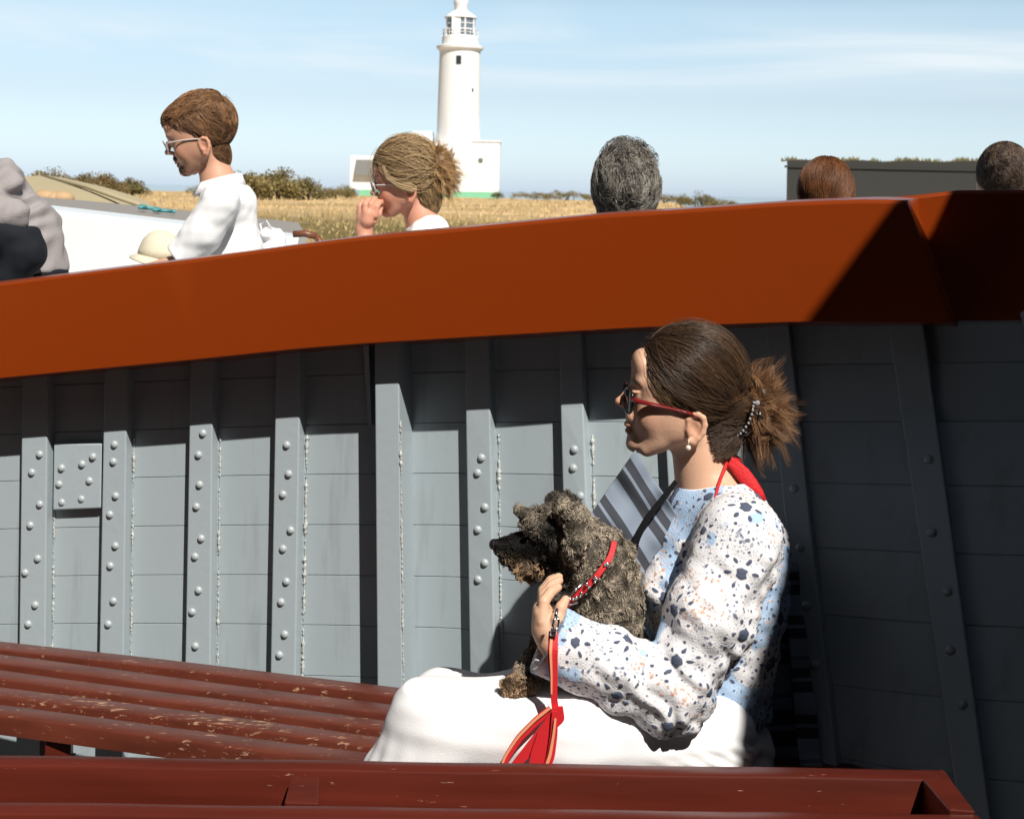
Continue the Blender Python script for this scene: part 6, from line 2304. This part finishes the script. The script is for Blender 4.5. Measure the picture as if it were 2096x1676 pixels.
# ---- heads seen from behind
def rear_person(cx, cy, sc_, d, label, cols, seed, skin, shirt_col, hair_len, yaw, lift, shirt_top, region, flow, noise=0.35, n=11000, ext=(117, 114, 92), base_lo=40, thick=(0.6, 1.2), extra=None):
    root = thing('person', P(cx, 640, d), label, 'person')
    # canonical centre of the skull goes to (cx, cy); face turned away from the camera
    frr = Frame(cx, cy, d)
    cyw, syw = math.cos(yaw), math.sin(yaw)
    c0 = np.array([1405.0, 775.0])
    def tw(q_):
        q_ = np.asarray(q_, float)
        x, y, w = (q_[..., 0] - c0[0]) * sc_, (q_[..., 1] - c0[1]) * sc_, q_[..., 2] * sc_
        x, w = x * cyw + w * syw, -x * syw + w * cyw
        return frr.w(np.stack([x + cx, y + cy, w], -1))
    s_ = SDF((1230, 640, -270), (1560, 1400, 270), 4.2)
    head_prims(s_, ((1425, 905, 0), (1440, 1020, 0)), (54, 60), 0.5)
    s_.chain([(1440, 1080, 0), (1440, 1200, 0), (1440, 1390, 0)], [70, 96, 100], 30)
    s_.cap((1436, 1090, -130), (1436, 1090, 130), 50, 50, 40)
    v_, q_ = s_.mesh()
    obj('body', (tw(v_), q_), M_SKIN, root, smooth=True, attrs={'Col': ('FLOAT_COLOR', skin_cols(v_, skin, (0.36, 0.1, 0.09), (0.5, 0.18, 0.12)))})
    cen, er = np.array([1412, 764, 0.0]), np.array(ext, float)
    s_ = SDF((1230, 600, -130), (1580, 1010, 130), 4.2)
    s_.ell(cen, er * 0.985)
    if hair_len > 60:
        s_.cap((1455, 830, 0), (1468, 900, 0), 66, 54, 20)
    s_.poly([(1322, 690), (1342, 755), (1378, 816), (1400, 835), (1437, 842), (1446, 890), (1468, 960), (1468, 1050), (1150, 1050), (1150, 560), (1310, 650)], 6)
    v_, q_ = s_.mesh()
    ss = [short_strands(n, seed, flow, cols, hair_len, region, lift, cen=cen, er=er, noise=noise, thick=thick)]
    if extra:
        ss += extra(cen, er)
    hair_obj(tw, root, ss, (v_, q_), np.array(cols[0]) * 0.9)
    s_ = SDF((1260, 1000, -280), (1640, 1420, 280), 5.0)
    s_.chain([(1440, 1090, 0), (1440, 1200, 0), (1440, 1400, 0)], [84, 112, 118], 30)
    s_.cap((1436, 1100, -140), (1436, 1100, 140), 60, 60, 40)
    s_.cap((1436, 1010, 0), (1430, 900, 0), 62, 70, 6, 's')
    v_, q_ = s_.mesh()
    obj('top', (tw(v_), q_), mat('cloth of ' + label[:12], shirt_col, 0.85, var=0.05), root, smooth=True)
    return root
reg = lambda p_: (p_[:, 0] > 1345 - 0.0 * p_[:, 1]) & ~((p_[:, 0] < 1440) & (p_[:, 1] > 840)) & (p_[:, 1] < 930)
down = lambda q_: np.stack([0.55 + 0 * q_[:, 0], 0.8 + 0 * q_[:, 0], 0.15 * np.sin(q_[:, 2] / 20)], 1)
def grey_extra(cen, er):
    a_ = short_strands(1100, 503, lambda q_: np.stack([0.2 + 0 * q_[:, 0], -0.9 + 0 * q_[:, 0], 0.4 + 0 * q_[:, 0]], 1), ((0.10, 0.09, 0.08), (0.30, 0.27, 0.23)), 60, lambda p_: p_[:, 1] < 700, (1.05, 1.34), cen=cen, er=er, noise=0.7, thick=(0.6, 1.1))
    b_ = short_strands(3600, 504, down, ((0.10, 0.09, 0.078), (0.44, 0.40, 0.34)), 110, reg, (1.04, 1.22), cen=cen, er=er, noise=0.6, thick=(0.6, 1.1))
    return [a_, b_]
rear_person(1282, 385, 0.66, 4.0, 'grey haired passenger seen from behind with tousled greying hair', ((0.11, 0.10, 0.088), (0.46, 0.42, 0.37)), 501, (0.5, 0.3, 0.2), (0.12, 0.13, 0.15), 80, R(97), (1.0, 1.10), 470, reg, down, noise=0.6, extra=grey_extra)
rear_person(1692, 396, 0.60, 4.1, 'passenger with straight reddish brown hair in front of the dark fort wall', ((0.070, 0.026, 0.010), (0.22, 0.085, 0.030)), 511, (0.5, 0.3, 0.21), (0.25, 0.2, 0.2), 120, R(118), (1.0, 1.05), 480, reg, down, noise=0.12)
rear_person(2054, 360, 0.56, 4.2, 'passenger with cropped dark hair at the right edge', ((0.055, 0.037, 0.026), (0.17, 0.112, 0.078)), 521, (0.42, 0.24, 0.17), (0.75, 0.75, 0.76), 14, R(80), (1.0, 1.02), 470, lambda p_: reg(p_), lambda q_: np.stack([0.5 + 0 * q_[:, 0], 0.6 + 0 * q_[:, 0], 0 * q_[:, 0]], 1), noise=0.4, n=10000, thick=(0.6, 1.0))

# ---- person in a grey jacket bending over at the left edge
JD = 3.95
jk = thing('person', P(20, 640, JD), 'person in a grey jacket and dark clothes leaning out of the left edge', 'person')
fj = Frame(40, 450, JD)
s = SDF((-320, 240, -200), (220, 760, 200), 3.2)
s.chain([(70, 610, 0), (20, 480, 0), (-60, 380, 0), (-130, 330, 0)], [58, 64, 62, 44], 20)
s.cap((-70, 380, -84), (-70, 380, 84), 40, 40, 30)
s.chain([(-130, 330, 0), (-190, 290, 0)], [28, 28], 16)
s.ell((-222, 262, 0), (58, 66, 48), 20)
s.ell((-262, 280, 0), (26, 40, 34), 16)
s.cap((-292, 268, 0), (-284, 286, 0), 8, 9, 8)
s.chain([(-80, 390, -98), (-20, 500, -112), (-60, 590, -100), (-80, 600, -96)], [32, 26, 20, 20], 8)
for i in range(4):
    s.chain([(-84 + 6 * i, 604, -104 + 5 * i), (-88 + 7 * i, 626, -102 + 5 * i), (-82 + 7 * i, 640, -96 + 5 * i)], [7, 6.5, 5], 1)
s.chain([(-80, 390, 98), (-60, 520, 108), (-100, 600, 96)], [32, 26, 20], 8)
v, q = s.mesh()
obj('body', (fj.w(v), q), M_SKIN, jk, smooth=True, attrs={'Col': ('FLOAT_COLOR', np.tile([0.5, 0.28, 0.19], (len(v), 1)))})
s = SDF((-320, 160, -80), (-120, 360, 80), 4)
s.ell((-214, 250, 0), (70, 74, 56))
s.plane((-240, 262, 0), (-0.8, 0.6, 0), (-320, 160, -80), (-120, 360, 80), 6)
v, q = s.mesh()
obj('hair', (fj.w(v), q), M_HAIRM, jk, smooth=True, attrs={'Col': ('FLOAT_COLOR', np.tile([0.05, 0.03, 0.02], (len(v), 1)))})
M_JKT = mat('grey jacket cloth', (0.30, 0.275, 0.275), 0.85, spec=0.2, var=0.05, bump=0.2, bump_scale=160)
M_DARKC = mat('dark navy cloth', (0.012, 0.014, 0.019), 0.85, spec=0.2)
s = SDF((-320, 280, -230), (220, 620, 230), 2.8)
s.chain([(64, 540, 0), (40, 470, 0), (-20, 400, 0), (-90, 350, 0)], [66, 70, 66, 54], 26)
s.cap((-60, 372, -84), (-60, 372, 84), 52, 52, 36)
s.chain([(20, 362, -30), (28, 380, -60)], [36, 40], 20)
s.chain([(-60, 380, -100), (20, 436, -120), (70, 440, -118)], [50, 40, 30], 20)
s.chain([(60, 470, 0), (78, 548, 0)], [60, 56], 16)
s.plane((90, 556, 0), (0.02, 1, 0), (-320, 520, -230), (220, 620, 230), 4)
s.plane((40, 466, -112), (-0.12, 0.99, 0), (-200, 400, -230), (130, 560, -84), 6)
v, q = s.mesh()
v = smooth_mesh(v, q, 2)
nn = normals(v, q)
ct = np.array([70, 430, -70])
nr_ = np.exp(-(((v - ct) / 60.0) ** 2).sum(1))
v = v + nn * (2.0 * Wave(601, 44)(v) + nr_ * 5 * np.sin((0.5 * v[:, 0] + v[:, 1]) / 5.5))[:, None]
obj('jacket', (fj.w(v), q), M_JKT, jk, smooth=True)
mb = MB()
th = np.linspace(0, 2 * math.pi, 40, endpoint=False)
rings = [fj.w(np.stack([78 + rr_ * np.cos(th), np.full(40, y_), rr_ * np.sin(th)], 1)) for y_, rr_ in ((550, 58), (552, 60), (564, 60), (566, 57))]
mb.loft(rings)
obj('hem_band', mb, M_DARKC, jk, smooth=True)
s = SDF((-200, 400, -260), (220, 760, 230), 3.2)
s.chain([(-60, 470, -128), (40, 470, -130), (78, 482, -130)], [50, 48, 44], 14)
s.chain([(78, 486, -130), (92, 512, -130), (62, 560, -126), (46, 640, -116)], [42, 40, 38, 36], 16)
s.chain([(-40, 520, -124), (20, 590, -120)], [60, 44], 16)
s.plane((60, 456, -130), (0.10, -1, 0), (-200, 400, -260), (220, 470, -60), 8)
s.chain([(-60, 470, -60), (-20, 560, -70), (0, 640, -60)], [60, 60, 50], 16)
cloth('dark_sleeve', s, fj, M_DARKC, jk, 611, 1.0, 80)
s = SDF((-200, 540, -130), (240, 860, 130), 4.5)
s.chain([(70, 640, 0), (60, 700, 0)], [62, 70], 20)
for sg in (-1, 1):
    s.chain([(60, 690, sg * 40), (-120, 700, sg * 46)], [52, 40], 16)
cloth('trousers', s, fj, M_DARKC, jk, 615, 2.0, 40)
